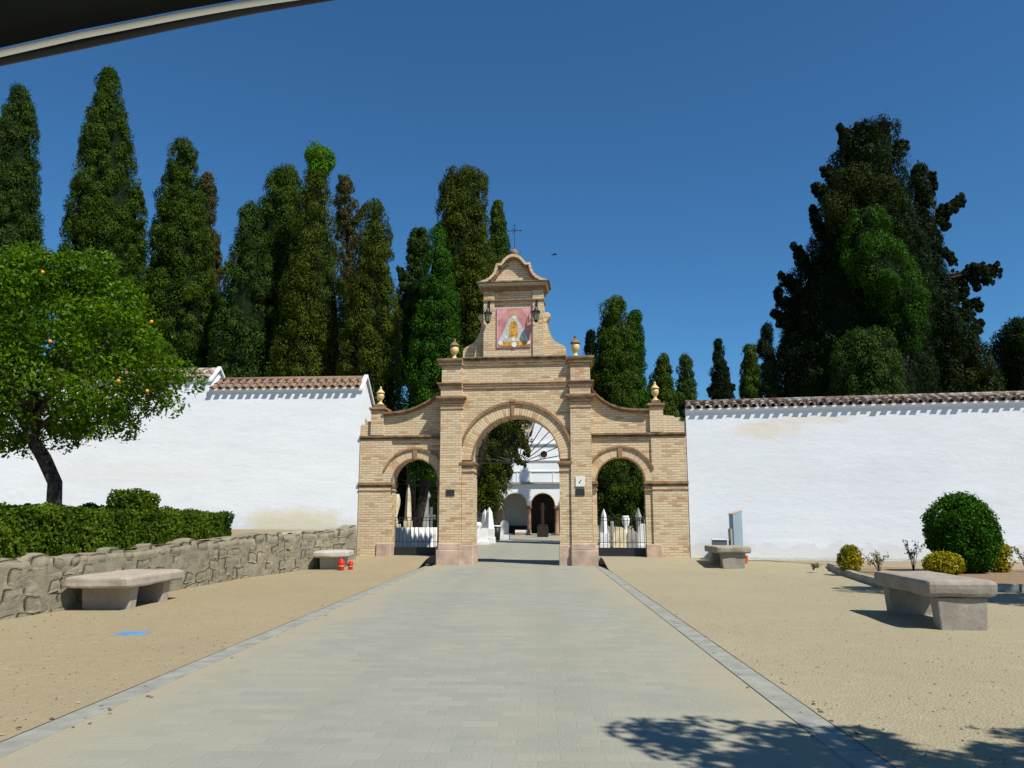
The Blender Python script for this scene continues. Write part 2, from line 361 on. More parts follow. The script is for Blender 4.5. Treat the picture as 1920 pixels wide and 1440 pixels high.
def tree(name, rows, Y, leaf, label, cat='tree', group=None, cr=.34, k=105, lf=(.068, .034), dens=1.0, sparse=False, rag=.12,
         blobs=(), arms=(), tpx=None, base=0.0, fill=0.0, trad=.22, up=(0, 0, 1), tilt=.42, extra=None):
    cr = cr*.82; q_ = max(.85, min(1.25, Y/38)); lf = (.056*q_, .028*q_); k = int(k*1.25); tilt = .34
    rw = rows_to_world(rows, Y)
    bx = rw[0, 1] if tpx is None else at(tpx, rows[-1][0], Y)[0]
    root = empty(name, (bx, Y, base), 0, label, cat, group)
    off = np.array([bx, Y, base])
    C, O, rad = crown_points(rw, Y, cr, dens, fill, rag=rag)
    for (px, py, rp, q) in blobs:
        c = at(px, py, Y); r = rp*Y/F; nb = max(3, int((r/cr)**2*7*q))
        d = unit(rng.normal(size=(nb, 3))); rd = np.minimum(cr*rng.uniform(.6, 1.2, nb), r*.8)
        C = np.vstack([C, c+d*(r-rd*.7)[:, None]]); O = np.vstack([O, d]); rad = np.concatenate([rad, rd])
    arm_paths = []
    for (pp, ra, rb) in arms:
        W3 = [at(px, py, Y+random.uniform(-.3, .3)) for px, py in pp]; arm_paths.append(W3)
        for q in range(len(W3)-1):
            Ls = np.linalg.norm(W3[q+1]-W3[q]); nb = max(7, int(Ls/cr*18)); t = rng.random(nb)
            gt = (q+t)/(len(W3)-1); rp_ = (ra+(rb-ra)*gt)*Y/F; base_ = W3[q][None]+(W3[q+1]-W3[q])[None]*t[:, None]
            d = unit(rng.normal(size=(nb, 3))*np.array([1, 1, .8])); rd = np.minimum(cr*rng.uniform(.18, .42, nb), rp_*.6)
            C = np.vstack([C, base_+d*(rp_*.8)[:, None]*rng.uniform(.1, 1, (nb, 1))-np.array([0, 0, 1.])*(rng.exponential(.55, nb)*rp_)[:, None]]); O = np.vstack([O, d]); rad = np.concatenate([rad, rd])
    P, Nn, ti = puff(C, O, rad, k, tilt=tilt)
    leaf_mesh('crown', P-off, Nn, lf[0], lf[1], ti, LEAF[leaf], root, up)
    if extra:     # a part of the crown that is another green
        C2 = []; O2 = []; r2 = []
        for (px, py, rp, q) in extra[1]:
            c = at(px, py, Y-extra[2]); r = rp*Y/F; nb = max(4, int((r/cr)**2*7*q))
            d = unit(rng.normal(size=(nb, 3))); rd = np.minimum(cr*rng.uniform(.6, 1.2, nb), r*.8)
            C2.append(c+d*(r-rd*.7)[:, None]); O2.append(d); r2.append(rd)
        P, Nn, ti = puff(np.vstack(C2), np.vstack(O2), np.concatenate(r2), k, tilt=tilt)
        e = leaf_mesh('foliage_patch', P-off, Nn, lf[0], lf[1], ti, LEAF[extra[0]], root, up); e['label'] = extra[3]
    zt = rw[-1, 0]; tr = MB()
    path = [(bx, Y, base)]
    for f in (.0, .3, .6, .85):
        z = rw[0, 0]+(zt-rw[0, 0])*f; path.append((float(np.interp(z, rw[:, 0], rw[:, 1])), Y, z))
    path = [tuple(np.array(p)-off) for p in path]
    tr.tube(path, [trad*1.2, trad, trad*.75, trad*.5, trad*.2], 8)
    for W3 in arm_paths: tr.tube([(float(np.interp(W3[0][2], rw[:, 0], rw[:, 1]))-bx, 0, W3[0][2]-.6-base)]+[tuple(p-off) for p in W3], [.08]+[.06*(1-i/len(W3)) +.01 for i in range(len(W3))], 6)
    if sparse:
        for _ in range(26):
            f = random.uniform(.1, .95); z = rw[0, 0]+(zt-rw[0, 0])*f; cx = np.interp(z, rw[:, 0], rw[:, 1]); r = np.interp(z, rw[:, 0], rw[:, 2]); a = random.uniform(0, 2*PI)
            p0 = np.array([cx, Y, z-.3])-off; p1 = np.array([cx+r*.85*math.cos(a), Y+r*.85*math.sin(a), z+.4])-off
            tr.tube([tuple(p0), tuple(p1)], [.05, .015], 5)
    tr.build('trunk', M['bark'], root, sm=True)
    if not sparse:
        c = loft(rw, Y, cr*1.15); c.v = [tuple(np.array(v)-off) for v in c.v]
        c.build('dark_core', M['core'], root)
    return root
# ------------------------------------------------------------------ ground
def sheet(name, x0, x1, y0, y1, z, m):
    b = MB(); b.add([(x0, y0, z), (x1, y0, z), (x1, y1, z), (x0, y1, z)], [(0, 1, 2, 3)])
    return tag(b.build(name, m), kind='structure')
def grid(name, xs, ys, zf, m):
    b = MB(); vs = [(x, y, zf(x, y)) for y in ys for x in xs]; n = len(xs)
    fs = [(j*n+i, j*n+i+1, (j+1)*n+i+1, (j+1)*n+i) for j in range(len(ys)-1) for i in range(n-1)]
    return tag(b.add(vs, fs).build(name, m, sm=True), kind='structure')
sheet('ground', -700, 700, -300, 900, -.06, M['earth'])
sheet('road', -2.87, 1.63, -9, 23.2, 0, M['road'])
sheet('cemetery_path', -30, 40, 23.2, 76, -.004, M['road'])
LW = [(-8.0, -6), (-7.35, 2), (-6.78, 9.5), (-6.5, 12), (-6.42, 15), (-6.3, 17.5), (-5.85, 20.3), (-5.0, 22.95)]
def lwx(y): return float(np.interp(y, [p[1] for p in LW], [p[0] for p in LW]))
# gravel with a gentle rise towards the gateway
ysR = list(np.linspace(-9, 18, 10))+list(np.linspace(18.6, 22.4, 9))
b = MB(); vs = []; fs = []
cols_ = 14
for j, y in enumerate(ysR+[None]):
    for i in range(cols_):
        x = 1.82+(42-1.82)*(i/(cols_-1))**1.6
        yy = wall_y(x)+.1 if y is None else min(y, wall_y(x)-.02-(.03*(len(ysR)-j)))
        vs.append((x, yy, gz(x, yy)))
for j in range(len(ysR)):
    for i in range(cols_-1): fs.append((j*cols_+i, j*cols_+i+1, (j+1)*cols_+i+1, (j+1)*cols_+i))
tag(b.add(vs, fs).build('gravel_ground', M['gravel'], sm=True), kind='structure')
b = MB(); vs = []; fs = []
for j, y in enumerate(ysR+[None]):
    for i in range(8):
        yy0 = 22.6 if y is None else y
        x = -3.04+(lwx(yy0)-.25+3.04)*i/7
        yy = wall_y(x)+.1 if y is None else y
        vs.append((x, yy, gz(x, yy)))
for j in range(len(ysR)):
    for i in range(7): fs.append((j*8+i+1, j*8+i, (j+1)*8+i, (j+1)*8+i+1))
tag(b.add(vs, fs).build('gravel_ground', M['gravelL'], sm=True), kind='structure')
# flush kerb bands along the lane
for x0, x1 in ((-3.05, -2.86), (1.62, 1.83)):
    b = MB(); y = -9.0
    while y < 22.3:
        b.box(x0, x1, y, min(22.5, y+.97), -.06, .007+random.uniform(-.001, .001)); y += .98
    tag(b.build('kerb', M['kerbS'], bev=.003), kind='structure')
# raised terrace behind the rubble wall
def tz(x, y): return .765+.215*smooth((y-11)/11)+.03*noise.noise(Vector((x*.6, y*.6, 0)))
b = MB(); vs = []; fs = []; ys = np.linspace(-6, 23.0, 30)
for y in ys:
    for i in range(10): x = lwx(y)-.26-(i/9)**1.5*30; vs.append((x, y+(0 if y < 22.9 else .03*(-x-5)), tz(x, y)))
for j in range(29):
    for i in range(9): fs.append((j*10+i+1, j*10+i, (j+1)*10+i, (j+1)*10+i+1))
tag(b.add(vs, fs).build('terrace_ground', M['earth'], sm=True), kind='structure')
# planting bed on the right
bed = [(7.3, 20.7), (6.37, 15.1), (8.2, 14.75), (24, 12.4), (26, 17.9), (8.6, 20.85)]
b = MB(); b.add([(x, y, .085) for x, y in bed], [(0, 1, 2, 3, 4, 5)])
tag(b.build('planting_bed_soil', M['soil']), kind='structure')
# concrete strip along the foot of the right wall
b = MB(); vs = []; fs = []
for i in range(13):
    x = 5.3+i*2; y = wall_y(x); vs += [(x, y-.85, gz(x, y-.85)+.012), (x, y+.05, gz(x, y)+.012)]
for i in range(12): fs.append((2*i, 2*i+2, 2*i+3, 2*i+1))
tag(b.add(vs, fs).build('pavement_strip', M['conc']), kind='structure')
# dry soil between strip and gravel
b = MB(); vs = []; fs = []
for i in range(9):
    x = 6.2+i*1.8; y = wall_y(x); lo = y-.9-.9*min(1, i*.8); vs += [(x, lo, gz(x, lo)+.008), (x, y-.8, gz(x, y-.8)+.008)]
for i in range(8): fs.append((2*i, 2*i+2, 2*i+3, 2*i+1))
tag(b.add(vs, fs).build('dry_soil', M['earth']), kind='structure')
# bed kerbstones (each a stone one could lift)
def stones(a, bb, n):
    a = np.array(a); bb = np.array(bb); d = (bb-a)/n; L = np.linalg.norm(d); ang = math.atan2(d[1], d[0]); out = []
    for i in range(n): out.append((a+d*(i+.5), L, ang))
    return out
ks = stones((7.35, 20.75), (6.37, 15.05), 6)+stones((6.37, 15.0), (12.6, 14.0), 6)
b = MB(); b.box(-.46, .46, -.07, .07, -.04, .15); k0 = None
for i, (p, L, ang) in enumerate(ks):
    if k0 is None: o = k0 = b.build('kerbstone', M['kerbS'], bev=.012)
    else: o = k0.copy(); col.objects.link(o)
    o.location = (p[0], p[1], gz(p[0], p[1])-.005+random.uniform(-.012, .008)); o.rotation_euler = (0, 0, ang+random.uniform(-.015, .015)); o.scale = (L/.95, 1, 1)
    tag(o, 'low grey kerbstone edging the planting bed on the right', 'kerbstone', 'kerbstones round the planting bed')
def scatter(name, label, n, m, size, flat_, areas, seed):
    rg = np.random.default_rng(seed); vs = []; fs = []
    for i in range(n):
        ax = areas[i % len(areas)]; x = rg.uniform(ax[0], ax[1]); y = ax[2]+(ax[3]-ax[2])*rg.random()**1.6
        if x < -3 and x < lwx(y)+.1: continue
        z = gz(x, y)+(.002 if not -3 < x < 1.8 else -.008); q = size*rg.uniform(.5, 1.5); a = rg.uniform(0, 6.28); b0 = len(vs)
        for kx, ky, kz in ((1, 0, .3), (0, .7, .4), (-1, 0, .3), (0, -.7, .35), (.1, .1, 1)):
            vs.append((x+q*(kx*math.cos(a)-ky*math.sin(a)), y+q*(kx*math.sin(a)+ky*math.cos(a)), z+q*flat_*kz))
        fs += [(b0, b0+1, b0+4), (b0+1, b0+2, b0+4), (b0+2, b0+3, b0+4), (b0+3, b0, b0+4)]
    return tag(MB().add(vs, fs).build(name, m), label, None, None, 'stuff')
scatter('pebbles', 'loose small stones lying on the gravel', 5000, plain('pebble', (.31, .265, .18), .9, .1, var=.4, nscale=20), .011, .7, [(-7, -3.1, 4, 20), (1.9, 9, 4, 20)], 3)
scatter('fallen_leaves', 'dry leaves scattered on the gravel and the lane', 260, plain('dry_leaf', (.16, .11, .055), .9, .1, var=.4, nscale=20), .016, .35, [(-6.5, -5.2, 5, 22), (-3.2, -2.75, 5, 21), (1.55, 1.9, 5, 21), (4, 6.3, 12, 21)], 4)
# ------------------------------------------------------------------ rubble retaining wall
def rubble():
    rg = random.Random(21); vs = []; fs = []; tint = []
    def top(y): return .76+.17*smooth((y-10)/12)+.05*noise.noise(Vector((y*1.1, 3, 0)))
    def stone(y0, y1, z0, z1, d0, d1, rnd=.3):
        n = 5; b0 = len(vs); idx = {}; cy, cz, cd = (y0+y1)/2, (z0+z1)/2, (d0+d1)/2; t = rg.random(); sh = [rg.uniform(-.12, .12) for _ in range(4)]
        def V(i, j, k):
            q = (i, j, k)
            if q in idx: return idx[q]
            u, v, w_ = i/n*2-1, j/n*2-1, k/n*2-1
            m = max(abs(u), abs(v), abs(w_)); l = math.sqrt(u*u+v*v+w_*w_); f = 1-rnd*(1-m/l)*1.4
            u, v, w_ = u*f, v*f, w_*f
            y = cy+(y1-y0)/2*(u+sh[0]*v); z = cz+(z1-z0)/2*(v+sh[1]*u); d = cd+(d1-d0)/2*w_
            nn = noise.noise(Vector((y*7, z*7, d*7+t*9)))*.020+noise.noise(Vector((y*19, z*19, d*19)))*.009
            wy = .10*noise.noise(Vector((y*2.2, z*3.5, 5))); wz = .085*noise.noise(Vector((y*2.0, z*3.0, 11)))
            idx[q] = len(vs); vs.append((lwx(y)-d+nn, y+wy, z+wz+nn*.8+gz(lwx(y), y)*.9)); return idx[q]
        for a in range(n):
            for b_ in range(n):
                fs.extend([(V(a,b_,0), V(a+1,b_,0), V(a+1,b_+1,0), V(a,b_+1,0)), (V(a,n,b_), V(a,n,b_+1), V(a+1,n,b_+1), V(a+1,n,b_)), (V(a,0,b_), V(a+1,0,b_), V(a+1,0,b_+1), V(a,0,b_+1)),
                           (V(0,a,b_), V(0,a,b_+1), V(0,a+1,b_+1), V(0,a+1,b_)), (V(n,a,b_), V(n,a+1,b_), V(n,a+1,b_+1), V(n,a,b_+1)), (V(a,b_,n), V(a,b_+1,n), V(a+1,b_+1,n), V(a+1,b_,n))])
                tint.extend([t]*6)
    z = -.08; zs = [z]
    while z < .60: z += rg.uniform(.13, .25); zs.append(z)
    for c in range(len(zs)-1):
        y = -4.0+rg.uniform(0, .3)
        while y < 22.7:
            l = rg.uniform(.16, .5); sc_ = top(y)/.86; dz = rg.uniform(-.02, .02)
            stone(y-.004, min(22.85, y+l+.004), zs[c]*sc_+dz-.008, zs[c+1]*sc_+dz+.008, -.005+rg.uniform(-.02, .015), .2)
            y += l
    y = -4.0
    while y < 22.6:                      # uneven top stones
        l = rg.uniform(.22, .62); tp_ = top(y); stone(y, min(22.85, y+l), zs[-1]*tp_/.86-.03, tp_+rg.uniform(-.03, .05), -.01+rg.uniform(-.03, .02), .42, .35); y += l
    ys = np.arange(-4.0, 22.85, .05); b0 = len(vs); nz_ = 14
    for yy in ys:
        h = top(yy)-.05
        lv = [(.0, -.1+(h+.1)*q/(nz_-3)) for q in range(nz_-2)]+[(.40, h), (.40, .4)]
        for q, (d, zz) in enumerate(lv):
            vs.append((lwx(yy)-d-.004+.030*noise.noise(Vector((yy*3, zz*4, 2)))+.016*noise.noise(Vector((yy*11, zz*11, 2))), yy, zz+gz(lwx(yy), yy)*.9))
    for j_ in range(len(ys)-1):
        for i_ in range(nz_-1): a = b0+j_*nz_+i_; fs.append((a, a+nz_, a+nz_+1, a+1)); tint.append(.62)
    o = MB().add(vs, fs).build('retaining_wall', M['rubble'], sm=True)
    a = o.data.attributes.new('tint', 'FLOAT', 'FACE'); a.data.foreach_set('value', np.array(tint, np.float32))
    tag(o, 'low rough rubble stone wall holding up the hedge terrace on the left', 'stone wall')
rubble()
# ------------------------------------------------------------------ brick gateway (local: x along front, y depth, z up)
gate = empty('brick_gateway', GO, GA, 'ornate pale brick cemetery gateway with three arches and a scrolled gable', 'gateway')
def gp(b, name, m, bev=0, sm=False, loc=None, parent=gate, label=None):
    o = b.build(name, m, parent, loc=loc, bev=bev, sm=sm)
    if label: o['label'] = label
    return o
RC, ZC = 1.25, 2.97
# central block
b = MB()
out = [(-2.19, 0), (-1.25, 0)]+[(x, z) for x, z in arc(0, ZC, RC, 180, 0, 32)]+[(1.25, 0), (2.15, 0), (2.15, 5.85), (-2.19, 5.85)]
b.prism(out, .14, .95); gp(b, 'central_wall', M['brick'])
for s, xi, xo in ((-1, -1.57, -2.2), (1, 1.57, 2.16)):
    x0, x1 = min(xi, xo), max(xi, xo)
    b = MB(); b.box(x0, x1, 0, .138, .5, 4.42); gp(b, 'pilaster', M['brick'], .008)
    # three stepped capital bands
    b = MB(); b.box(x0-.02, x1+.02, -.02, .137, 4.42, 4.46); b.box(x0-.03, x1+.03, -.03, .14, 4.55, 4.60); b.box(x0-.075, x1+.075, -.075, .14, 4.66, 4.71); b.box(x0-.12, x1+.12, -.12, .14, 4.75, 4.81)
    gp(b, 'capital', M['mold'], .006)
    b = MB(); b.box(x0, x1, 0, .139, 4.46, 4.55); b.box(x0-.01, x1+.01, -.01, .139, 4.6, 4.66); b.box(x0-.05, x1+.05, -.05, .139, 4.71, 4.75); b.box(x0, x1, 0, .139, 4.81, 5.04)
    gp(b, 'capital_block', M['brick'])
    # frieze pier above
    b = MB(); b.box(x0+.02, x1-.02, .02, .139, 5.2, 5.74); gp(b, 'frieze_pier', M['brick'])
    # jamb strip and impost
    j0, j1 = (-1.56, -1.245) if s < 0 else (1.245, 1.56)
    b = MB(); b.box(j0, j1, .06, .138, .5, 2.6); gp(b, 'jamb', M['brick'])
    b = MB(); b.box(j0-.02, j1+.02, .03, .93, 2.6, 2.64); b.box(j0-(.02), j1+.02, .02, .93, 2.74, 2.80); b.box(j0-.06, j1+.06, -.03, .96, 2.84, 2.90)
    gp(b, 'impost', M['mold'], .006)
    b = MB(); b.box(j0-.002, j1+.002, .05, .92, 2.64, 2.74); b.box(j0-.01, j1+.01, .01, .93, 2.80, 2.84); gp(b, 'impost_block', M['brick'])
    # stone plinth
    b = MB()
    b.box(j0-.03, j1+.03, .03, .97, -.05, .55)
    if s < 0: b.box(-2.26, -1.56, -.09, .96, -.05, .42); b.box(-2.22, -1.56, -.05, .96, .42, .60)
    else: b.box(1.56, 2.30, -.09, .96, -.05, .42); b.box(1.56, 2.24, -.05, .96, .42, .60)
    gp(b, 'plinth', M['pink'], .02)
# archivolt ring, outer moulding, keystone
def ring(cx, cz, r0, r1, y0, y1, name, m, a0=180, a1=0, n=36):
    b = MB(); b.band(arc(0, 0, r0, a0, a1, n), arc(0, 0, r1, a0, a1, n), y0, y1)
    return gp(b, name, m, loc=(cx, 0, cz))
ring(0, ZC, RC-.004, 1.60, .08, .137, 'archivolt', M['vouss'])
ring(0, ZC, RC-.012, 1.275, .06, .13, 'arch_edge', M['mold'])
ring(0, ZC, 1.60, 1.68, .02, .138, 'hood_moulding', M['mold'], 165, 15)
b = MB(); b.prism([(-.13, 4.2), (-.05, 4.2), (-.03, 4.62), (-.15, 4.62)], .04, .14); b.box(-.18, .0, .0, .139, 4.62, 4.70)
gp(b, 'keystone', M['mold'], .005)
# entablature: architrave, frieze, cornice with breaks over the pilasters
def bands(name, specs, m, x0=-2.22, x1=2.17):
    b = MB()
    for (z0, z1, p) in specs:
        b.box(x0+.66, x1-.64, .14-p*.6-.02, .97, z0, z1)
        b.box(x0-p, x0+.66, -p, .968, z0, z1); b.box(x1-.64, x1+p, -p, .968, z0, z1)
    return gp(b, name, m, .006)
bands('architrave_moulding', [(5.04, 5.075, .03), (5.12, 5.155, .06), (5.18, 5.215, .09)], M['mold'])
bands('architrave', [(5.075, 5.12, .025), (5.155, 5.18, .045)], M['brick'])
bands('cornice_moulding', [(5.72, 5.755, .035), (5.80, 5.835, .08)], M['mold'])
bands('cornice', [(5.755, 5.80, .045), (5.835, 5.86, .07)], M['brick'])
bands('cornice_cap', [(5.86, 5.93, .11)], M['moldd'])
# side bays
for s in (-1, 1):
    X = lambda v: s*v
    def order(p): return p if s > 0 else [(x, z) for x, z in reversed(p)]
    oi, oo = (2.33, 3.68) if s < 0 else (2.29, 3.66); oc = (oi+oo)/2; r = (oo-oi)/2; cz = 3.03-r
    curve = [(2.16, 5.04), (2.24, 4.88), (2.36, 4.74), (2.52, 4.60), (2.72, 4.47), (2.95, 4.38), (3.2, 4.33), (3.5, 4.31), (3.85, 4.30)]
    if s < 0: curve = [(2.2, 5.0), (2.32, 4.87), (2.5, 4.74), (2.72, 4.60), (2.95, 4.49), (3.2, 4.40), (3.5, 4.34), (4.0, 4.31)]
    e = 4.68 if s < 0 else 4.84
    pts = [(2.17, 0), (oi, 0)]+arc(oc, cz, r, 180, 0, 24)+[(oo, 0), (e, 0), (e, 4.06), (e-.12, 4.06), (e-.12, 4.16), (e-.3, 4.16), (e-.3, 4.2)]+list(reversed([(x, z-.02) for x, z in curve]))
    b = MB(); b.prism(order([(s*x, z) for x, z in pts]), .4, .9); gp(b, 'side_wall', M['brick'])
    # coping following the concave sweep
    lo = [(s*x, z-.02) for x, z in curve]; hi = [(s*x, z+.10) for x, z in curve]; mid = [(s*x, z+.045) for x, z in curve]
    if s < 0: lo, hi, mid = lo[::-1], hi[::-1], mid[::-1]
    b = MB(); b.band(lo, mid, .32, .94); gp(b, 'coping_moulding', M['mold'])
    b = MB(); b.band(mid, hi, .24, .97); gp(b, 'coping', M['moldd'])
    # end pier with cap
    p0, p1 = (3.98, 4.36) if s < 0 else (3.84, 4.22)
    b = MB(); b.box(min(X(p0), X(p1)), max(X(p0), X(p1)), .3, .92, 3.74, 4.5); gp(b, 'end_pier', M['brick'])
    b = MB(); a0, a1 = min(X(p0), X(p1)), max(X(p0), X(p1))
    b.box(a0-.02, a1+.02, .28, .94, 4.40, 4.43); b.box(a0-.06, a1+.06, .24, .98, 4.5, 4.56); b.box(a0-.03, a1+.03, .27, .95, 4.46, 4.5)
    gp(b, 'pier_cap', M['mold'], .006)
    b = MB(); b.box(a0+.05, a1-.05, .42, .8, 4.56, 4.68); gp(b, 'urn_base', M['moldd'], .02)
    # outer pilaster
    q0, q1 = (3.72, e) if s < 0 else (3.86, e)
    b = MB(); b.box(min(X(q0), X(q1)), max(X(q0), X(q1)), .345, .399, .2, 3.60); gp(b, 'outer_pilaster', M['brick'])
    # upper string course
    b = MB(); b.box(min(X(2.17), X(e)), max(X(2.17), X(e)), .34, .93, 3.60, 3.64); b.box(min(X(2.17), X(e+.02)), max(X(2.17), X(e+.02)), .29, .95, 3.66, 3.72)
    gp(b, 'string_course', M['moldd'], .006)
    # lower string course, interrupted by the opening
    for (u0, u1) in ((2.17, oi+.03), (oo-.03, e+.03)):
        b = MB(); b2 = MB(); x0, x1 = min(X(u0), X(u1)), max(X(u0), X(u1))
        b.box(x0, x1, .30, .94, 2.26, 2.34); b.box(x0, x1, .33, .93, 2.08, 2.115); b2.box(x0, x1, .335, .93, 2.2, 2.26)
        gp(b, 'impost_course', M['mold'], .006); gp(b2, 'impost_band', M['moldd'], .006)
    # side arch ring
    rg = MB(); rg.band(arc(0, 0, r-.004, 180, 0, 28), arc(0, 0, r+.27, 180, 0, 28), .35, .398); gp(rg, 'archivolt', M['vouss'], loc=(s*oc, 0, cz))
    rg = MB(); rg.band(arc(0, 0, r+.27, 160, 20, 28), arc(0, 0, r+.325, 160, 20, 28), .30, .399); gp(rg, 'hood_moulding', M['mold'], loc=(s*oc, 0, cz))
    rg = MB(); rg.band(arc(0, 0, r-.01, 180, 0, 28), arc(0, 0, r+.02, 180, 0, 28), .335, .395); gp(rg, 'arch_edge', M['mold'], loc=(s*oc, 0, cz))
    b = MB(); b.prism([(-.05, r-.01), (.05, r-.01), (.065, r+.3), (-.065, r+.3)], .31, .397); gp(b, 'keystone', M['mold'], loc=(s*oc, 0, cz))
    # pink foot stones
    b = MB()
    for (u0, u1) in ((oo-.01, oo+.42),): b.box(min(X(u0), X(u1)), max(X(u0), X(u1)), .30, .91, .0, .58)
    gp(b, 'foot_stone', M['pink'], .015)
    b = MB(); b.box(min(X(2.2), X(oi+.01)), max(X(2.2), X(oi+.01)), .25, .91, 0, .5); gp(b, 'foot_stone', M['pink'], .015)
    # threshold and iron gate leaf
    b = MB(); b.box(min(X(oi), X(oo)), max(X(oi), X(oo)), .36, .95, 0, .225); gp(b, 'threshold', M['conc'], .01)
    g = MB(); x0, x1 = min(X(oi), X(oo)), max(X(oi), X(oo)); yy = .70
    g.box(x0+.02, x1-.02, yy-.008, yy+.008, .235, .47)
    leafo = gp(g, 'iron_gate', M['iron'])
    g = MB()
    for i in range(12):
        x = x0+.05+(x1-x0-.1)*i/11; dx = x-s*oc; zt = cz+math.sqrt(max(0, r*r-dx*dx)) if False else 1.32
        g.tube([(x, yy, .47), (x, yy, zt)], .0095, 6)
    for z in (.62, 1.24, 1.32): g.box(x0+.01, x1-.01, yy-.007, yy+.007, z-.008, z+.008)
    g.build('bars', M['iron'], leafo); g = MB()
    for i in range(7):
        a = R(180*(i+.5)/7); g.tube([(s*oc+.12*math.cos(a), yy, 2.3+.12*math.sin(a)), (s*oc+(r-.01)*math.cos(a), yy, 2.34+(r-.02)*math.sin(a))], .006, 5)
    g.tube([(s*oc+p*(r-.01), yy, 2.30) for p in (-1, 1)], .008, 6); g.tube([(p[0], yy, p[1]) for p in arc(s*oc, 2.3, .125, 180, 0, 10)], .008, 6); g.build('fan_bars', M['iron'], leafo)
# fanlight of iron rays in the great arch
g = MB(); zc = 2.90
for i in range(15):
    a = R(7+166*i/14); g.tube([(.25*math.cos(a), .62, zc+.16*math.sin(a)), (1.25*math.cos(a), .62, ZC+1.26*math.sin(a)-.02)], .014, 6)
g.box(-1.25, 1.25, .61, .63, zc-.012, zc+.012)
g.tube([(p[0], .62, p[1]) for p in arc(0, zc, .24, 180, 0, 14)], .014, 6)
gp(g, 'fanlight', M['iron'])
# ------------------------------------------------------------------ crowning aedicule
PC = -.075
def mir(pts): return [(PC-(x-PC), z) for x, z in reversed(pts)]
wing = [(1.46, 5.93), (1.46, 6.22), (1.40, 6.32), (1.28, 6.38), (1.14, 6.46), (1.03, 6.60), (.95, 6.80), (.91, 7.0), (.90, 7.1), (.95, 7.16), (.955, 7.27), (.90, 7.34), (.78, 7.36)]
b = MB(); b.prism(wing+mir(wing), .30, .78); gp(b, 'volute_wall', M['brick'])
# rolled edges of the wings
for sgn in (0, 1):
    w = wing[1:] if sgn == 0 else [(2*PC-x, z) for x, z in wing[1:]]
    b = MB(); b.tube([(x, .5, z) for x, z in w[:8]], .03, 6)
    gp(b, 'volute_edge', M['moldd'])
    cxr = .915 if sgn == 0 else 2*PC-.915
    b = MB(); b.lathe([(0, 0), (.07, 0), (.09, .02), (.09, .46), (.07, .48), (0, .48)], n=16)
    b.v = [(x+cxr, z+.29, -y+7.25) for x, y, z in b.v]; gp(b, 'scroll', M['brick'])
b = MB(); b.box(-.96, .81, .14, .80, 5.93, 8.0); gp(b, 'aedicule', M['brick'])
for x0, x1 in ((-.965, -.64), (.50, .815)):
    b = MB(); b.box(x0, x1, .09, .139, 5.93, 7.98); gp(b, 'aedicule_pilaster', M['brick'])
b = MB(); b.box(-1.6, 1.48, .02, .8, 5.931, 5.98); gp(b, 'ledge', M['moldd'], .01)
b = MB(); b.box(-.99, .84, .05, .83, 7.67, 7.71); gp(b, 'string_course', M['mold'], .005)
b = MB(); b.box(-1.0, .85, .04, .84, 7.98, 8.03); b.box(-1.06, .91, -.01, .88, 8.06, 8.10); gp(b, 'pediment_moulding', M['mold'], .006)
b = MB(); b.box(-.98, .83, .06, .83, 8.03, 8.06); b.box(-1.10, .95, -.05, .9, 8.10, 8.2); gp(b, 'pediment_cornice', M['brick'], .006)
b = MB(); b.box(-1.16, 1.01, -.10, .93, 8.2, 8.235); gp(b, 'pediment_cap', M['moldd'], .006)
half = [(.98, 8.235), (.80, 8.29), (.62, 8.39), (.50, 8.52), (.45, 8.66), (.42, 8.80), (.30, 8.80), (.265, 8.84), (.19, 8.94), (.08, 9.03), (-.03, 9.065), (PC, 9.07)]
full = half+[(2*PC-x, z) for x, z in reversed(half[:-1])]
b = MB(); b.prism(full, .2, .70); gp(b, 'gable', M['brick'])
def offs(pts, d):
    o = []
    for i, (x, z) in enumerate(pts):
        a = pts[max(0, i-1)]; c = pts[min(len(pts)-1, i+1)]; dx, dz = c[0]-a[0], c[1]-a[1]; l = math.hypot(dx, dz) or 1
        o.append((x-dz/l*d, z+dx/l*d))
    return o
inn = offs(full, .115); inn[0] = (full[0][0]-.14, full[0][1]); inn[-1] = (full[-1][0]+.14, full[-1][1])
md = offs(full, .05); md[0] = (full[0][0]-.06, full[0][1]); md[-1] = (full[-1][0]+.06, full[-1][1])
b = MB(); b.band(md, inn, .10, .199); gp(b, 'gable_moulding', M['mold'])
o2 = offs(full, -.03); b = MB(); b.band(o2, md, .03, .72); gp(b, 'gable_coping', M['brick'])
# painted tile panel
b = MB(); b.box(-.575, .445, .105, .139, 6.26, 7.45); pan = gp(b, 'tile_picture', plain('pink_tiles', (.54, .23, .22), .5, .4, var=.22, nscale=4))
def flat(name, pts, y, m):
    b = MB(); b.prism(pts, y, .1045); return b.build(name, m, pan)
mP = plain('pale_pink_tiles', (.62, .33, .33), .5, .3, var=.15); mB = plain('pale_blue_tiles', (.47, .50, .46), .5, .3, var=.18, nscale=14); mG = plain('ochre_tiles', (.62, .30, .05), .5, .3, var=.4, nscale=12); mW = plain('pale_tiles', (.68, .66, .66), .5, .3, var=.1)
flat('corner_drape', [(-.57, 7.05), (-.5, 7.1), (-.22, 7.44), (-.57, 7.44)], .101, mP)
flat('corner_drape', [(.14, 7.44), (.3, 7.2), (.44, 7.1), (.44, 7.44)], .101, mP)
flat('side_border', [(-.57, 6.27), (-.53, 6.27), (-.53, 7.04), (-.57, 7.04)], .101, mP)
flat('mantle', [(-.52, 6.42), (.40, 6.42), (.30, 6.62), (.12, 6.98), (.02, 7.18), (-.10, 7.22), (-.2, 7.12), (-.32, 6.86), (-.44, 6.6)], .098, mB)
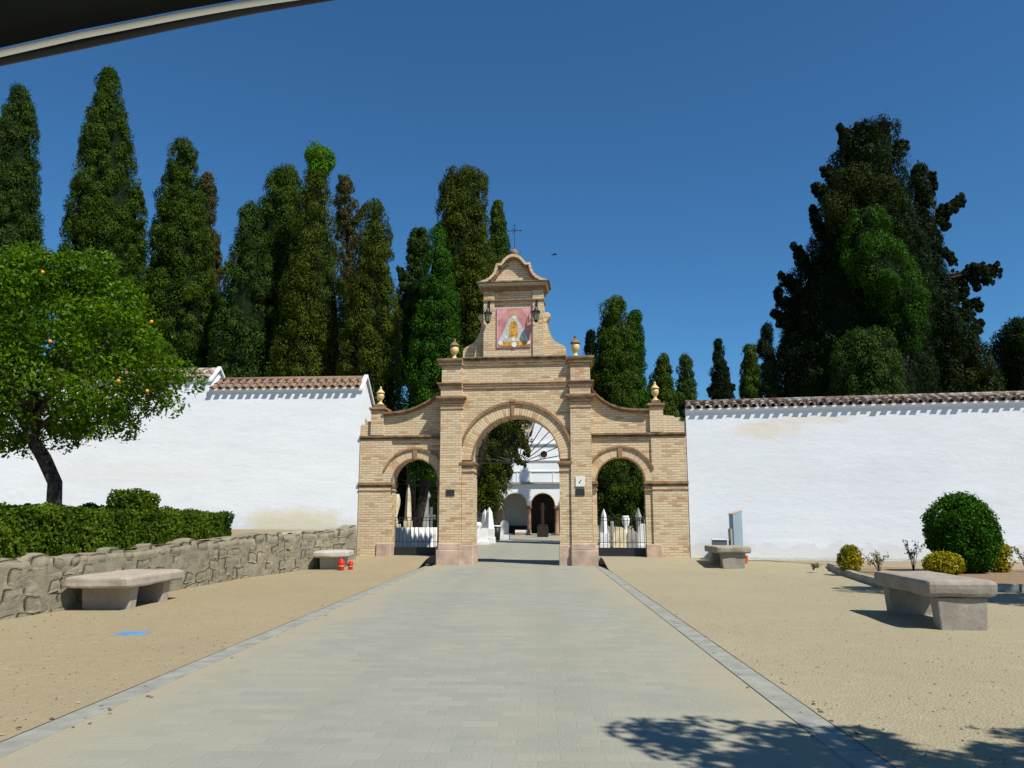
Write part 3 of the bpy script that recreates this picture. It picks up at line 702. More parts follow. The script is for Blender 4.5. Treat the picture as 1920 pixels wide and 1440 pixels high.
flat('robe_panel', [(-.2, 6.55), (.06, 6.55), (.05, 6.9), (-.0, 7.05), (-.13, 7.05), (-.19, 6.9)], .094, mG)
flat('halo', arc(-.05, 7.22, .13, 0, 360, 16)[:-1], .099, plain('dull_gold', (.5, .3, .15), .5, .3))
flat('face_disc', arc(-.05, 7.16, .055, 0, 360, 12)[:-1], .092, mW)
flat('base_band', [(-.5, 6.30), (.38, 6.30), (.36, 6.44), (-.48, 6.44)], .095, mG)
for x, z, r in ((-.46, 6.40, .07), (.37, 6.40, .06), (-.08, 6.50, .06), (-.05, 6.34, .08), (.18, 6.55, .04), (-.3, 6.56, .04)): flat('tile_medallion', arc(x, z, r, 0, 360, 12)[:-1], .091, mW)
# lanterns on brackets
for i, x in enumerate((-.80, .62)):
    b = MB(); b.tube([(x, .1, 7.6), (x, -.02, 7.66), (x, -.14, 7.60), (x, -.17, 7.48)], .012, 6); b.tube([(x, .09, 7.3), (x, -.1, 7.42), (x, -.1, 7.62)], .01, 6); b.box(x-.03, x+.03, .075, .095, 7.25, 7.66)
    for q in range(3): b.lathe([(.0, 0), (.02, .01), (.02, .03), (0, .04)], x, -.17, 7.40+q*.045, 8)
    lt = gp(b, 'wall_lantern', M['iron'])
    b = MB(); b.lathe([(.13, 0), (.14, .015), (.06, .10), (.04, .14), (.015, .18)], x, -.17, 7.22, 8); b.build('lantern_cap', M['iron'], lt)
    b = MB(); b.lathe([(.06, 0), (.105, .24)], x, -.17, 6.98, 6); b.build('lantern_glass', M['glass'], lt)
    b = MB()
    for q in range(6):
        a = 2*PI*q/6; b.tube([(x+.062*math.cos(a), -.17+.062*math.sin(a), 6.98), (x+.107*math.cos(a), -.17+.107*math.sin(a), 7.22)], .007, 5)
    b.lathe([(.02, -.05), (.065, 0), (.07, .015)], x, -.17, 6.97, 8)
    b.build('lantern_frame', M['iron'], lt)
# urns
def urn(x, y, z, s, split=True):
    b = MB(); b.lathe([(.13*s, 0), (.13*s, .05*s), (.07*s, .09*s), (.045*s, .15*s), (.07*s, .19*s), (.115*s, .25*s), (.135*s, .33*s), (.12*s, .40*s), (.09*s, .44*s)], x, y, z, 18)
    u = gp(b, 'urn', M['urn'], sm=True)
    b = MB(); b.lathe([(.15*s, .44*s), (.14*s, .47*s), (.06*s, .56*s), (.03*s, .60*s), (.045*s, .63*s), (.03*s, .67*s), (0.005, .69*s)], x, y, z, 18)
    b.build('urn_lid', M['moldd'] if split else M['urn'], u, sm=True)
urn(-1.865, .3, 5.93, 1.0); urn(1.735, .3, 5.93, 1.0); urn(-4.17, .6, 4.66, .85, False); urn(4.03, .6, 4.66, .85, False)
# weather-cross
b = MB(); b.lathe([(.03, 0), (.05, .04), (.10, .12), (.125, .2), (.10, .28), (.03, .33), (.012, .36)], PC, .45, 9.05, 14); cr_ = gp(b, 'orb', M['moldd'], sm=True)
b = MB(); b.tube([(PC, .45, 9.35), (PC, .45, 10.14)], .010, 6); b.tube([(PC-.2, .45, 9.98), (PC+.2, .45, 9.98)], .010, 6)
for a in (45, 135, 225, 315): b.tube([(PC, .45, 9.98), (PC+.12*math.cos(R(a)), .45, 9.98+.12*math.sin(R(a)))], .007, 5)
for dx, dz in ((-.2, 0), (.2, 0), (0, .17)): b.lathe([(0, -.03), (.03, 0), (0, .03)], PC+dx, .45, 9.98+dz, 8)
b.tube([(PC-.12, .45, 9.42), (PC-.2, .45, 9.3), (PC-.14, .45, 9.2)], .008, 5); b.tube([(PC+.12, .45, 9.42), (PC+.2, .45, 9.3), (PC+.14, .45, 9.2)], .008, 5)
gp(b, 'iron_cross', M['iron'])
# plaques
b = MB(); b.box(-2.0, -1.76, -.025, 0, 1.93, 2.11); gp(b, 'plaque', M['slate'], .004)
b = MB(); b.box(1.70, 1.95, -.025, 0, 1.93, 2.12); gp(b, 'plaque', M['slate'], .004)
b = MB(); b.box(1.70, 1.96, -.03, 0, 2.18, 2.46); sg = gp(b, 'notice_plate', M['whiteP'], .004)
b = MB(); b.prism([(1.79, 2.30), (1.81, 2.29), (1.88, 2.36), (1.87, 2.375)], -.034, -.0305); b.prism([(1.80, 2.275), (1.83, 2.27), (1.83, 2.30), (1.80, 2.305)], -.034, -.0305); b.build('notice_mark', M['blackm'], sg)
# ------------------------------------------------------------------ white walls with tiled tops
def tiled_roof(b, x0, x1, ye, ze, yr, zr, pitch=.255, rad=.074, jit=.013):
    n = int(round((x1-x0)/pitch)); p = (x1-x0)/n; L = math.hypot(yr-ye, zr-ze); courses = max(1, int(round(L/.30)))
    dy, dz = (yr-ye)/L, (zr-ze)/L; ny, nz = -dz, dy
    def bar(cx, s0, s1, r0, r1, up, lift0, lift1):
        seg = 7; vs = []; fs = []
        for (s_, r_, lf) in ((s0, r0, lift0), (s1, r1, lift1)):
            for k in range(seg+1):
                a = PI*k/seg; c, q = math.cos(a)*r_, math.sin(a)*r_*(1 if up else -1)+lf
                vs.append((cx+c, ye+dy*s_+ny*q, ze+dz*s_+nz*q))
            for k in range(seg+1):
                a = PI*k/seg; c, q = math.cos(a)*(r_-.016), math.sin(a)*(r_-.016)*(1 if up else -1)+lf
                vs.append((cx+c, ye+dy*s_+ny*q, ze+dz*s_+nz*q))
        m = seg+1
        for k in range(seg):
            fs += [(k, k+1, 2*m+k+1, 2*m+k), (m+k+1, m+k, 3*m+k, 3*m+k+1), (k, m+k, m+k+1, k+1), (2*m+k+1, 3*m+k+1, 3*m+k, 2*m+k)]
        b.add(vs, fs)
    for i in range(n+1):
        for c in range(courses):
            s0 = L*c/courses-(.05 if c else 0)+random.uniform(-jit, jit); s1 = L*(c+1)/courses
            cx = x0+p*i+random.uniform(-jit, jit)*.7
            bar(cx, s0, s1, rad*1.05, rad*.85, True, .06+random.uniform(0, jit), .045)
            if i < n: bar(x0+p*(i+.5)+random.uniform(-jit, jit)*.5, s0+(.09 if c == 0 else -.02), s1, rad*1.08, rad*1.15, False, .075, .06)
def white_wall(name, org, ang, x0, x1, zb, ze, zr, yr, zback, yb, mw, mt, label, verge=(True, True), ridge=None, over=.12):
    w = empty(name, org, ang, label, 'wall')
    b = MB(); pr = [(0, zb), (yb, zb), (yb, zback-.05), (yr, zr-.06), (0, ze+.0)]
    vs = [(x0, y, z) for y, z in pr]+[(x1, y, z) for y, z in pr]; n = 5
    b.add(vs, [(4, 3, 2, 1, 0), (5, 6, 7, 8, 9)]+[(i, (i+1) % n, (i+1) % n+n, i+n) for i in range(n)])
    b.build('masonry', mw, w)
    b = MB(); sl = (zr-ze)/(yr); tiled_roof(b, x0+.1, x1-.1, -over, ze-over*sl+.0, yr, zr+.0)
    b.build('roof', mt, w)
    b = MB(); b.add([(x0, -over*.55, ze-.05), (x1, -over*.55, ze-.05), (x1, 0.0, ze-.10), (x0, 0.0, ze-.10), (x0, -over*.55, ze-.01), (x1, -over*.55, ze-.01), (x1, 0, ze-.002), (x0, 0, ze-.002)], [(0, 1, 5, 4), (0, 3, 2, 1), (4, 5, 6, 7), (0, 4, 7, 3), (1, 2, 6, 5)])
    b.build('eave_moulding', mw, w)
    b = MB(); b.add([(x0, yr, zr+.03), (x1, yr, zr+.03), (x1, yb+.1, zback), (x0, yb+.1, zback), (x0, yr, zr-.05), (x1, yr, zr-.05), (x1, yb+.1, zback-.06), (x0, yb+.1, zback-.06)], [(0, 1, 2, 3), (4, 7, 6, 5), (0, 3, 7, 4), (1, 5, 6, 2), (3, 2, 6, 7), (0, 4, 5, 1)])
    b.build('rear_roof', mt, w)
    b = MB(); b.tube([(x0+.02, yr+.02, zr+.07), ((x0+x1)/2, yr+.02, zr+.075), (x1-.02, yr+.02, zr+.07)], .085, 10); b.build('ridge_tiles', ridge or mt, w, sm=True)
    for xv, on in ((x0, verge[0]), (x1, verge[1])):
        if not on: continue
        b = MB(); xa, xb_ = xv-.06, xv+.06
        for (ya, za, yc, zc) in ((-over*.5, ze-.10, yr, zr+.10), (yr, zr+.10, yb+.05, zback+.05)):
            b.add([(xa, ya, za), (xb_, ya, za), (xb_, yc, zc), (xa, yc, zc), (xa, ya, za+.09), (xb_, ya, za+.09), (xb_, yc, zc+.07), (xa, yc, zc+.07)], [(0, 3, 2, 1), (4, 5, 6, 7), (0, 1, 5, 4), (1, 2, 6, 5), (2, 3, 7, 6), (3, 0, 4, 7)])
        b.build('verge', mw, w)
    return w
lo = GO+GU*(-4.70)+GV*.36
white_wall('white_wall', lo, R(-2.4), -4.68, 0.0, 0, 5.19, 5.48, .5, 4.66, 1.55, M['wallL'], M['tileR'], 'tall whitewashed wall with a red tiled top left of the gateway', over=.12)
white_wall('white_wall', lo, R(-2.4), -16, -4.681, 0, 5.52, 5.80, .5, 5.0, 1.55, M['wallL'], M['tileG'], 'higher whitewashed wall with grey weathered tiles behind the orange tree', over=.12)
ro = GO+GU*4.86+GV*.36
white_wall('white_wall', ro, R(-9.5), 0.0, 26, 0, 4.39, 4.55, .42, 3.9, 1.5, M['wallR'], M['tileG'], 'long whitewashed wall with lichened tiles right of the gateway', verge=(False, False), over=.12)
# ------------------------------------------------------------------ stone benches
def rough_slab(b, w, l, t, z0, seed):
    nx, ny, nz = 10, 18, 4; random.seed(seed)
    idx = {}; vs = []; fs = []
    def V(i, j, k):
        if (i, j, k) in idx: return idx[(i, j, k)]
        x, y, z = (i/nx-.5)*w, (j/ny-.5)*l, z0+t*k/nz
        q = Vector((x*3+seed, y*3, z*5)); d = .018; n3 = Vector((noise.noise(q), noise.noise(q+Vector((9, 0, 0))), noise.noise(q+Vector((0, 9, 0)))))
        ex = (abs(i/nx-.5) > .49)+(abs(j/ny-.5) > .49)+(k in (0, nz))
        s_ = .012*(ex-1) if ex > 1 else 0
        idx[(i, j, k)] = len(vs); vs.append((x-math.copysign(s_, x)+n3.x*d*(abs(i/nx-.5) > .49), y-math.copysign(s_, y)+n3.y*d*(abs(j/ny-.5) > .49)*1.6, z-(s_ if k == nz else -s_ if k == 0 else 0)+n3.z*d*.5)); return idx[(i, j, k)]
    for i in range(nx):
        for j in range(ny): fs += [(V(i,j,nz), V(i+1,j,nz), V(i+1,j+1,nz), V(i,j+1,nz)), (V(i,j,0), V(i,j+1,0), V(i+1,j+1,0), V(i+1,j,0))]
    for k in range(nz):
        for i in range(nx): fs += [(V(i,0,k), V(i+1,0,k), V(i+1,0,k+1), V(i,0,k+1)), (V(i,ny,k), V(i,ny,k+1), V(i+1,ny,k+1), V(i+1,ny,k))]
        for j in range(ny): fs += [(V(0,j,k), V(0,j,k+1), V(0,j+1,k+1), V(0,j+1,k)), (V(nx,j,k), V(nx,j+1,k), V(nx,j+1,k+1), V(nx,j,k+1))]
    b.add(vs, fs)
def bench(loc, rz, w, l, top, th, lw, m, label, seed, inset=.42, leg=.2):
    e = empty('stone_bench', loc, R(rz), label, 'bench', 'stone benches on the gravel')
    b = MB(); rough_slab(b, w, l, th, top-th, seed); b.build('seat', m, e, bev=.008)
    for y in (-l/2+inset, l/2-inset):
        b = MB(); h = top-th+.002
        b.add([(-lw/2, y-leg/2, -.05), (lw/2, y-leg/2, -.05), (lw/2, y+leg/2, -.05), (-lw/2, y+leg/2, -.05), (-lw/2-.03, y-leg/2-.01, h), (lw/2+.03, y-leg/2-.01, h), (lw/2+.03, y+leg/2+.01, h), (-lw/2-.03, y+leg/2+.01, h)], [(0,3,2,1),(4,5,6,7),(0,1,5,4),(1,2,6,5),(2,3,7,6),(3,0,4,7)])
        b.build('leg', m, e, bev=.015)
bench((4.93, 10.45, .012), -4, .76, 1.85, .56, .20, .50, M['benchG'], 'large rough grey stone bench in the right foreground casting a dark shadow', 3, .16)
bench((-6.06, 12.05, .012), 0, .90, 1.85, .47, .17, .66, M['bench'], 'large pinkish stone bench in the left foreground against the rubble wall', 5)
bench((4.92, 21.2, gz(4.92, 21.2)-.01), 3, .88, 1.3, .50, .17, .55, M['benchG'], 'small grey stone bench near the white wall in front of the metal panel', 8, .2)
bench((-5.22, 21.0, gz(-5.22, 21.0)-.01), 6, .88, 1.2, .47, .16, .60, M['benchW'], 'small pale stone bench with red cups beside it at the rubble wall', 12)
# red cups, orange tub, blue cover
for i, (x, y, s, lab) in enumerate(((-4.86, 20.3, .85, 'bigger red plastic grave light with a gold band by the small pale bench'), (-4.70, 20.62, .66, 'smaller red plastic grave light half hidden behind the bigger one'))):
    e = empty('grave_light', (x, y, gz(x, y)-.005), 0, lab, 'grave light', 'red grave lights by the bench')
    b = MB(); b.lathe([(.07*s, 0), (.085*s, .02*s), (.10*s, .2*s), (.11*s, .26*s), (.09*s, .27*s)], n=16); b.build('cup', M['red'], e, sm=True)
    b = MB(); b.lathe([(.097*s, .11*s), (.099*s, .12*s), (.101*s, .14*s), (.1*s, .15*s)], n=16); b.build('band', M['gold'], e, sm=True)
    b = MB(); b.lathe([(.09*s, .27*s), (.07*s, .31*s), (.02*s, .33*s), (.02*s, .36*s)], n=16); b.build('lid', M['red'], e, sm=True)
e = empty('orange_tub', (5.44, 21.45, gz(5.44, 21.45)-.005), 0, 'small orange plastic tub behind the small grey bench', 'tub')
b = MB(); b.lathe([(.05, 0), (.06, .02), (.07, .19), (.08, .20), (.06, .205)], n=14); b.build('tub', M['orangeP'], e, sm=True)
e = empty('utility_cover', (-4.45, 9.02, gz(-4.45, 9.02)), R(4), 'flat blue square utility cover set in the tan gravel', 'utility cover')
b = MB(); b.box(-.145, .145, -.115, .115, 0, .012); b.build('lid', M['blue'], e, bev=.004)
b = MB(); b.box(-.17, .17, -.14, .14, -.02, .006); b.build('frame', M['kerbS'], e)
# metal panel and box by the right wall
e = empty('metal_stele', (5.27, 22.05, .2), R(38), 'upright blue grey metal panel with a slanted top against the white wall', 'metal panel')
b = MB(); b.prism([(-.02, 0), (.36, 0), (.36, 1.30), (-.02, 1.20)], -.07, .07); b.build('panel', M['metal'], e, bev=.006)
b = MB(); b.prism([(-.03, 1.198), (.37, 1.303), (.37, 1.325), (-.03, 1.22)], -.08, .08); b.build('top_edge', M['copper'], e)
b = MB(); b.box(-.10, -.022, -.03, .05, 0, .82); b.build('side_plate', M['kerbS'], e)
e = empty('metal_box', (4.93, 22.1, .2), R(-8), 'low dark metal box standing behind the small grey bench', 'box')
b = MB(); b.box(-.19, .19, -.16, .16, 0, .52); b.build('body', M['metald'], e, bev=.008)
b = MB(); b.box(-.2, .24, -.18, .18, .52, .545); b.build('lid', M['whiteP'], e, bev=.004)
# ------------------------------------------------------------------ plants in front
def hedge_box(name, x0, x1, y0, y1, z0, z1, label, mat='hedge', dens=2600, L=.026, W=.017, skewx=None, cat='hedge'):
    root = empty(name, ((x0+x1)/2, (y0+y1)/2, z0), 0, label, cat); off = np.array(root.location)
    faces = [((x1-x0)*(y1-y0), 'z1'), ((y1-y0)*(z1-z0), 'x1'), ((y1-y0)*(z1-z0), 'x0'), ((x1-x0)*(z1-z0), 'y0'), ((x1-x0)*(z1-z0), 'y1')]
    Ps = []; Ns = []
    for ar, f in faces:
        n = int(ar*dens); P = np.stack([rng.uniform(x0, x1, n), rng.uniform(y0, y1, n), rng.uniform(z0, z1, n)], 1); N_ = np.zeros((n, 3))
        ax = 'xyz'.index(f[0]); P[:, ax] = {'x0': x0, 'x1': x1, 'y0': y0, 'y1': y1, 'z1': z1}[f]; N_[:, ax] = 1 if f[1] == '1' else -1
        lump = np.array([noise.noise(Vector((p[0]*2.2, p[1]*2.2, p[2]*2.2))) for p in P])*.11+np.array([noise.noise(Vector((p[0]*7, p[1]*7, p[2]*7))) for p in P])*.06
        P += N_*(lump+rng.uniform(-.05, .03, n))[:, None]; Ps.append(P); Ns.append(N_)
    P = np.vstack(Ps); N_ = unit(np.vstack(Ns)+rng.normal(size=P.shape)*.7)
    if skewx: P[:, 0] += skewx(P[:, 1])
    ti = .5+np.array([noise.noise(Vector((p[0]*1.5, p[1]*1.5, p[2]*1.5+7))) for p in P])*.5+rng.normal(size=len(P))*.18
    leaf_mesh('foliage', P-off, N_, L, W, ti, LEAF[mat], root)
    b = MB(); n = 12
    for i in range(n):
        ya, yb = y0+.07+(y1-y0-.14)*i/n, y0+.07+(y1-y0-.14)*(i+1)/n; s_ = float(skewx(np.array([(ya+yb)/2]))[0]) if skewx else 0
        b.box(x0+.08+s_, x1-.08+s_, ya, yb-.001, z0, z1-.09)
    b.v = [tuple(np.array(v)-off) for v in b.v]; b.build('dark_core', M['core'], root)
    return root
hs = lambda y: np.interp(y, [5, 10, 12, 15, 18.5], [-.55, -.12, 0, .0, -.0])
hedge_box('hedge', -7.75, -6.76, 5.5, 17.9, .66, 1.38, 'long low clipped green hedge along the top of the rubble wall', skewx=hs)
hedge_box('clipped_bush', -7.40, -6.76, 13.8, 14.35, 1.34, 1.70, 'square clipped block of leaves standing up out of the long hedge', cat='bush', dens=3200)
hedge_box('hedge', -14.5, -9.0, 17.6, 18.5, .8, 1.52, 'second low hedge in shade behind the orange tree trunk', mat='ball', dens=900, L=.04, W=.026)
def bushy(name, c, rad, mat, label, n=60, k=90, cr=.2, lf=(.03, .018), core=True, zs=1.0, cat='bush', stem=True, tilt=.6):
    root = empty(name, (c[0], c[1], c[2]), 0, label, cat); rad = np.array(rad)
    d = unit(rng.normal(size=(n, 3))); rd = cr*rng.uniform(.6, 1.3, n)
    C = np.array([0, 0, rad[2]*1.0])+d*(rad-rd[:, None]*.6)*(1+.10*np.array([noise.noise(Vector(tuple(q*1.6+c[0]))) for q in d]))[:, None]; P, Nn, ti = puff(C, d, rd, k, zs=1.0, tilt=tilt)
    keep = P[:, 2] > -.02; leaf_mesh('foliage', P[keep], Nn[keep], lf[0], lf[1], ti[keep], LEAF[mat], root)
    b = MB()
    for q in range(7):
        a = q*.9; b.tube([(0, 0, -.05), (rad[0]*.4*math.cos(a), rad[1]*.4*math.sin(a), rad[2]*.8), (rad[0]*.75*math.cos(a), rad[1]*.75*math.sin(a), rad[2]*1.5)], [.02, .014, .005], 5)
    b.build('stems', M['bark'], root)
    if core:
        b = MB(); b.lathe([(max(.02, (rad[0]-cr*.8)*math.sin(PI*i/8)), rad[2]-(rad[2]-cr*.7)*math.cos(PI*i/8)) for i in range(9)], n=14); b.build('dark_core', M['core'], root)
    return root
bushy('round_bush', (9.62, 18.7, .08), (.70, .70, .85), 'ball', 'big round clipped dark green bush in front of the right white wall', n=210, k=110, cr=.20, lf=(.034, .02))
bushy('golden_shrub', (7.08, 18.7, .08), (.23, .23, .28), 'gold', 'small rounded golden shrub left of the big round bush, beside a straggly plant', n=34, k=60, cr=.12, lf=(.034, .018))
bushy('golden_shrub', (8.80, 17.95, .08), (.38, .3, .22), 'gold', 'low spreading golden shrub right at the foot of the big round bush', n=50, k=60, cr=.13, lf=(.034, .018))
bushy('golden_shrub', (10.5, 18.9, .08), (.27, .27, .32), 'gold', 'golden shrub half hidden behind the right side of the big round bush', n=34, k=55, cr=.12, lf=(.034, .018))
def straggly(loc, h, nst, spread, mat, label, k=26, seed=1):
    root = empty('straggly_plant', loc, 0, label, 'plant'); b = MB(); Ps = []; rnd = random.Random(seed)
    for i in range(nst):
        a = rnd.uniform(0, 2*PI); sp = rnd.uniform(.3, 1)*spread; top = Vector((sp*math.cos(a), sp*math.sin(a), h*rnd.uniform(.6, 1)))
        mid = Vector((top.x*.35, top.y*.35, top.z*.55)); b.tube([(0, 0, -.02), tuple(mid), tuple(top)], [.008, .006, .003], 5)
        for q in range(k):
            t = rnd.uniform(.3, 1.05); p = mid.lerp(top, (t-.3)/.7) if t > .3 else mid
            Ps.append((p.x+rnd.gauss(0, .03), p.y+rnd.gauss(0, .03), p.z+rnd.gauss(0, .025)))
    b.build('stems', M['bark'], root); P = np.array(Ps)
    leaf_mesh('leaves', P, unit(rng.normal(size=P.shape)+np.array([0, 0, .6])), .03, .015, rng.random(len(P)), LEAF[mat], root)
straggly((7.68, 18.6, .08), .52, 9, .33, 'grey', 'thin straggly plant between the golden shrub and the big round bush', seed=3)
straggly((8.75, 19.3, .08), .72, 8, .35, 'grey', 'thin greyish plant poking out left of the big round bush', seed=5)
straggly((11.15, 19.0, .08), .62, 9, .35, 'grey', 'thin greyish plant at the right picture edge beside the golden shrub', seed=8)
straggly((6.55, 19.6, .1), .14, 6, .16, 'grey', 'tiny dry weed on the soil near the kerb corner', k=12, seed=2)
# orange tree
def orange_tree(name, rows, Y, label, path, fruits, yb, k=85, nf=30):
    rw = rows_to_world(rows, Y); bx = path[0][0]; off = np.array([bx, path[0][1], path[0][2]]); root = empty(name, tuple(off), 0, label, 'orange tree')
    C, O, rad = crown_points(rw, Y, .34, 2.0, .42, .9)
    # loosen the surface: push clumps by noise
    C += O*(np.array([noise.noise(Vector(tuple(c*1.1))) for c in C])[:, None]*.85-.05)
    P, Nn, ti = puff(C, O, rad, k, zs=.8, tilt=.8)
    ls_ = rng.uniform(.6, 1.25, len(P)); leaf_mesh('crown', P-off, Nn, .046*ls_, .024*ls_, ti, LEAF['orange'], root)
    b = MB(); b.tube([tuple(np.array(p)-off) for p in path], [.15, .13, .13, .11, .09, .06], 12)
    top = np.array(path[3])-off; rr = random.Random(4)
    for i in range(16):
        a = i*2.4; e_ = top+np.array([1.5*math.cos(a), 1.3*math.sin(a), rr.uniform(.5, 2.6)]); m_ = (top+e_)/2+np.array([0, 0, .15]); b.tube([tuple(top+np.array([0, 0, rr.uniform(-.1, .6)])), tuple(m_), tuple(e_)], [.06, .04, .012], 7)
    b.build('trunk', M['bark'], root, sm=True)
    fb = MB()
    idx = rng.choice(len(C), nf)
    pts = [tuple(C[i]+O[i]*rad[i]*.95-off) for i in idx]+[tuple(at(px, py, Y-dy)-off) for px, py, dy in fruits]
    for i, p in enumerate(pts):
        f = MB(); f.lathe([(.030*math.sin(PI*j/6)+.001, -.030*math.cos(PI*j/6)) for j in range(7)], n=9)
        if i == 0: fo = f.build('orange_fruit', M['fruit'], root, sm=True)
        else: fo = fo.copy(); col.objects.link(fo); fo.parent = root
        fo.location = p
    return root
tp = [(105, 955, 15.3), (103, 905, 15.3), (82, 858, 15.3), (55, 815, 15.3), (60, 760, 15.3), (80, 690, 15.3)]
path = [tuple(at(*p)) for p in tp]; path[0] = (path[0][0], path[0][1], .75)
orange_tree('orange_tree', [(465, 70, 160), (485, 0, 200), (520, -60, 218), (560, -110, 242), (610, -140, 275), (660, -150, 308), (710, -160, 340), (755, -150, 330), (790, -140, 240), (810, -120, 170), (828, -60, 50)], 15.3,
            'leafy orange tree with a leaning dark trunk in front of the left white wall', path, [(222, 714, 2.0), (276, 733, 1.9), (80, 510, 2.2), (284, 603, 2.0), (94, 640, 2.3)], .75, k=150, nf=2)
# trees beside the camera that throw the shade in the foreground and over the bed
def side_tree(loc, blobs, label, k=70, trunk=2.6):
    root = empty('roadside_tree', loc, 0, label, 'tree'); C = []; O = []; rd = []
    for (x, y, z, r) in blobs:
        n = int(r*r*55); d = unit(rng.normal(size=(n, 3))); C.append(np.array([x, y, z])+d*r*.85*rng.uniform(.5, 1, (n, 1))); O.append(d); rd.append(np.full(n, .24)*rng.uniform(.7, 1.3, n))
    C = np.vstack(C); P, Nn, ti = puff(C, np.vstack(O), np.concatenate(rd), k, zs=.8, tilt=.8)
    leaf_mesh('crown', P, Nn, .055, .03, ti, LEAF['orange'], root)
    b = MB(); b.tube([(0, 0, -.05), (.03, .02, trunk*.5), (0, 0, trunk), (0, 0, trunk+1)], [.14, .11, .1, .04], 10)
    for (x, y, z, r) in blobs: b.tube([(0, 0, trunk-.2), (x*.5, y*.5, (z+trunk)/2), (x, y, z)], [.07, .05, .02], 7)
    b.build('trunk', M['bark'], root, sm=True)
side_tree((3.85, 1.95, .012), [(0, 0, 3.9, .85), (.7, .3, 3.5, .7), (-.55, .75, 4.1, .45), (-.05, .95, 4.0, .35), (-.5, 0, 3.6, .6), (1.2, .6, 3.7, .6), (1.5, 0.1, 3.3, .6), (.2, -.1, 3.3, .7), (.9, -.4, 3.5, .8), (-.3, .3, 3.5, .6)], 'small orange tree just outside the picture by the lane, shading the foreground', 60, 2.2)
side_tree((9.9, 10.9, .012), [(-.6, .7, 5.6, .8), (.3, 0, 4.6, 1.1), (0, .4, 3.7, .9), (-.4, -.3, 4.0, .7), (.6, .6, 5.2, .8), (-.75, 1.25, 6.0, .5)], 'taller orange tree just outside the right picture edge, shading the bed', 60, 2.6)
# ------------------------------------------------------------------ cypresses and other trees behind the walls
G1 = 'cypresses in the cemetery'
tree('cypress', [(165, 28, 50), (185, 16, 57), (225, 4, 62), (270, -4, 66), (340, -12, 66), (400, -18, 68), (450, -22, 70), (560, -30, 74), (720, -30, 74)], 38, 'blu', 'tall cypress cut by the left picture edge, with a rounded top', group=G1, cr=.38)
tree('cypress', [(130, 197, 215), (160, 183, 222), (200, 172, 230), (260, 160, 240), (300, 152, 247), (350, 146, 254), (400, 136, 264), (450, 129, 266), (520, 125, 270), (600, 120, 278), (720, 115, 285)], 36, 'cyp', 'tallest slender pointed cypress, second from the left edge', group=G1, cr=.36, arms=[([(235, 400), (258, 355), (262, 375)], 16, 9), ([(240, 440), (266, 415)], 14, 7)])
tree('cypress', [(262, 334, 356), (285, 322, 366), (330, 308, 369), (400, 295, 384), (450, 290, 394), (500, 283, 400), (560, 275, 402), (620, 270, 402), (720, 268, 402)], 38, 'cyp', 'cypress with a blunt top third from the left, narrower tree leaning behind it', group=G1, cr=.38)
tree('cypress', [(328, 378, 400), (360, 372, 403), (400, 376, 404), (450, 382, 410), (500, 386, 412), (560, 380, 412), (720, 380, 412)], 41, 'brown', 'thin brownish cypress right behind the blunt topped one', group=G1, cr=.36, dens=.8, arms=[([(395, 500), (408, 465)], 10, 6), ([(395, 540), (416, 505)], 12, 6), ([(395, 580), (418, 560)], 12, 6)])
tree('cypress', [(383, 458, 480), (400, 450, 488), (440, 444, 494), (490, 432, 506), (540, 418, 520), (600, 408, 530), (660, 400, 535), (720, 396, 535)], 36, 'blu', 'lower bluish cypress with a round top left of the dense dark group', group=G1, cr=.38)
tree('cypress', [(316, 524, 556), (335, 508, 563), (370, 492, 574), (420, 480, 588), (480, 470, 598), (560, 462, 608), (640, 458, 614), (720, 456, 616)], 38, 'cyp', 'broad dark cypress with a domed top beside the one with the bright tuft', group=G1, cr=.42)
tree('cypress', [(318, 584, 612), (332, 574, 614), (360, 562, 617), (400, 554, 623), (450, 547, 631), (500, 540, 638), (560, 530, 645), (620, 520, 650), (720, 505, 655)], 34.5, 'olive', 'cypress topped by a bright green rounded tuft', group=G1, cr=.40,
     extra=('tuft', [(590, 288, 18, 1.5), (608, 299, 21, 1.5), (597, 318, 19, 1.5), (594, 336, 15, 1.3)], 0.0, 'bright green bulbous tuft at the tip'))
tree('cypress', [(328, 636, 662), (350, 630, 663), (380, 625, 672), (420, 628, 676), (460, 634, 670), (510, 636, 668), (560, 640, 672), (640, 640, 672), (720, 640, 672)], 41, 'brown', 'sparse brown half dead cypress with gaps of sky through it', group=G1, cr=.26, dens=.6, sparse=True, k=60, arms=[([(652, 440), (668, 410), (686, 384)], 8, 4), ([(655, 470), (672, 440)], 7, 4), ([(650, 360), (640, 330)], 8, 5)], fill=.3)
tree('cypress', [(376, 693, 712), (395, 684, 722), (440, 672, 731), (490, 663, 737), (560, 655, 743), (620, 644, 750), (700, 638, 754), (780, 640, 756), (840, 660, 750), (875, 690, 745)], 32.5, 'olive', 'olive green cypress of even cone shape above the left wall end', group=G1, cr=.36, tpx=745, trad=.17)
tree('cypress', [(430, 778, 802), (450, 768, 806), (480, 765, 806), (520, 755, 806), (570, 742, 806), (640, 742, 808), (720, 742, 808)], 42, 'blu', 'loose dark cypress showing sky gaps behind the fresh green one', group=G1, cr=.30, dens=.75, k=90, arms=[([(785, 500), (768, 455)], 10, 6), ([(770, 560), (748, 500)], 12, 6)])
tree('cypress', [(424, 814, 827), (445, 806, 836), (500, 795, 848), (560, 786, 856), (620, 776, 862), (700, 766, 862), (780, 758, 862), (850, 760, 850), (900, 770, 830)], 30.5, 'bright', 'fresh green slender cypress just left of the gateway gable', group=G1, cr=.32, tpx=775, trad=.16)
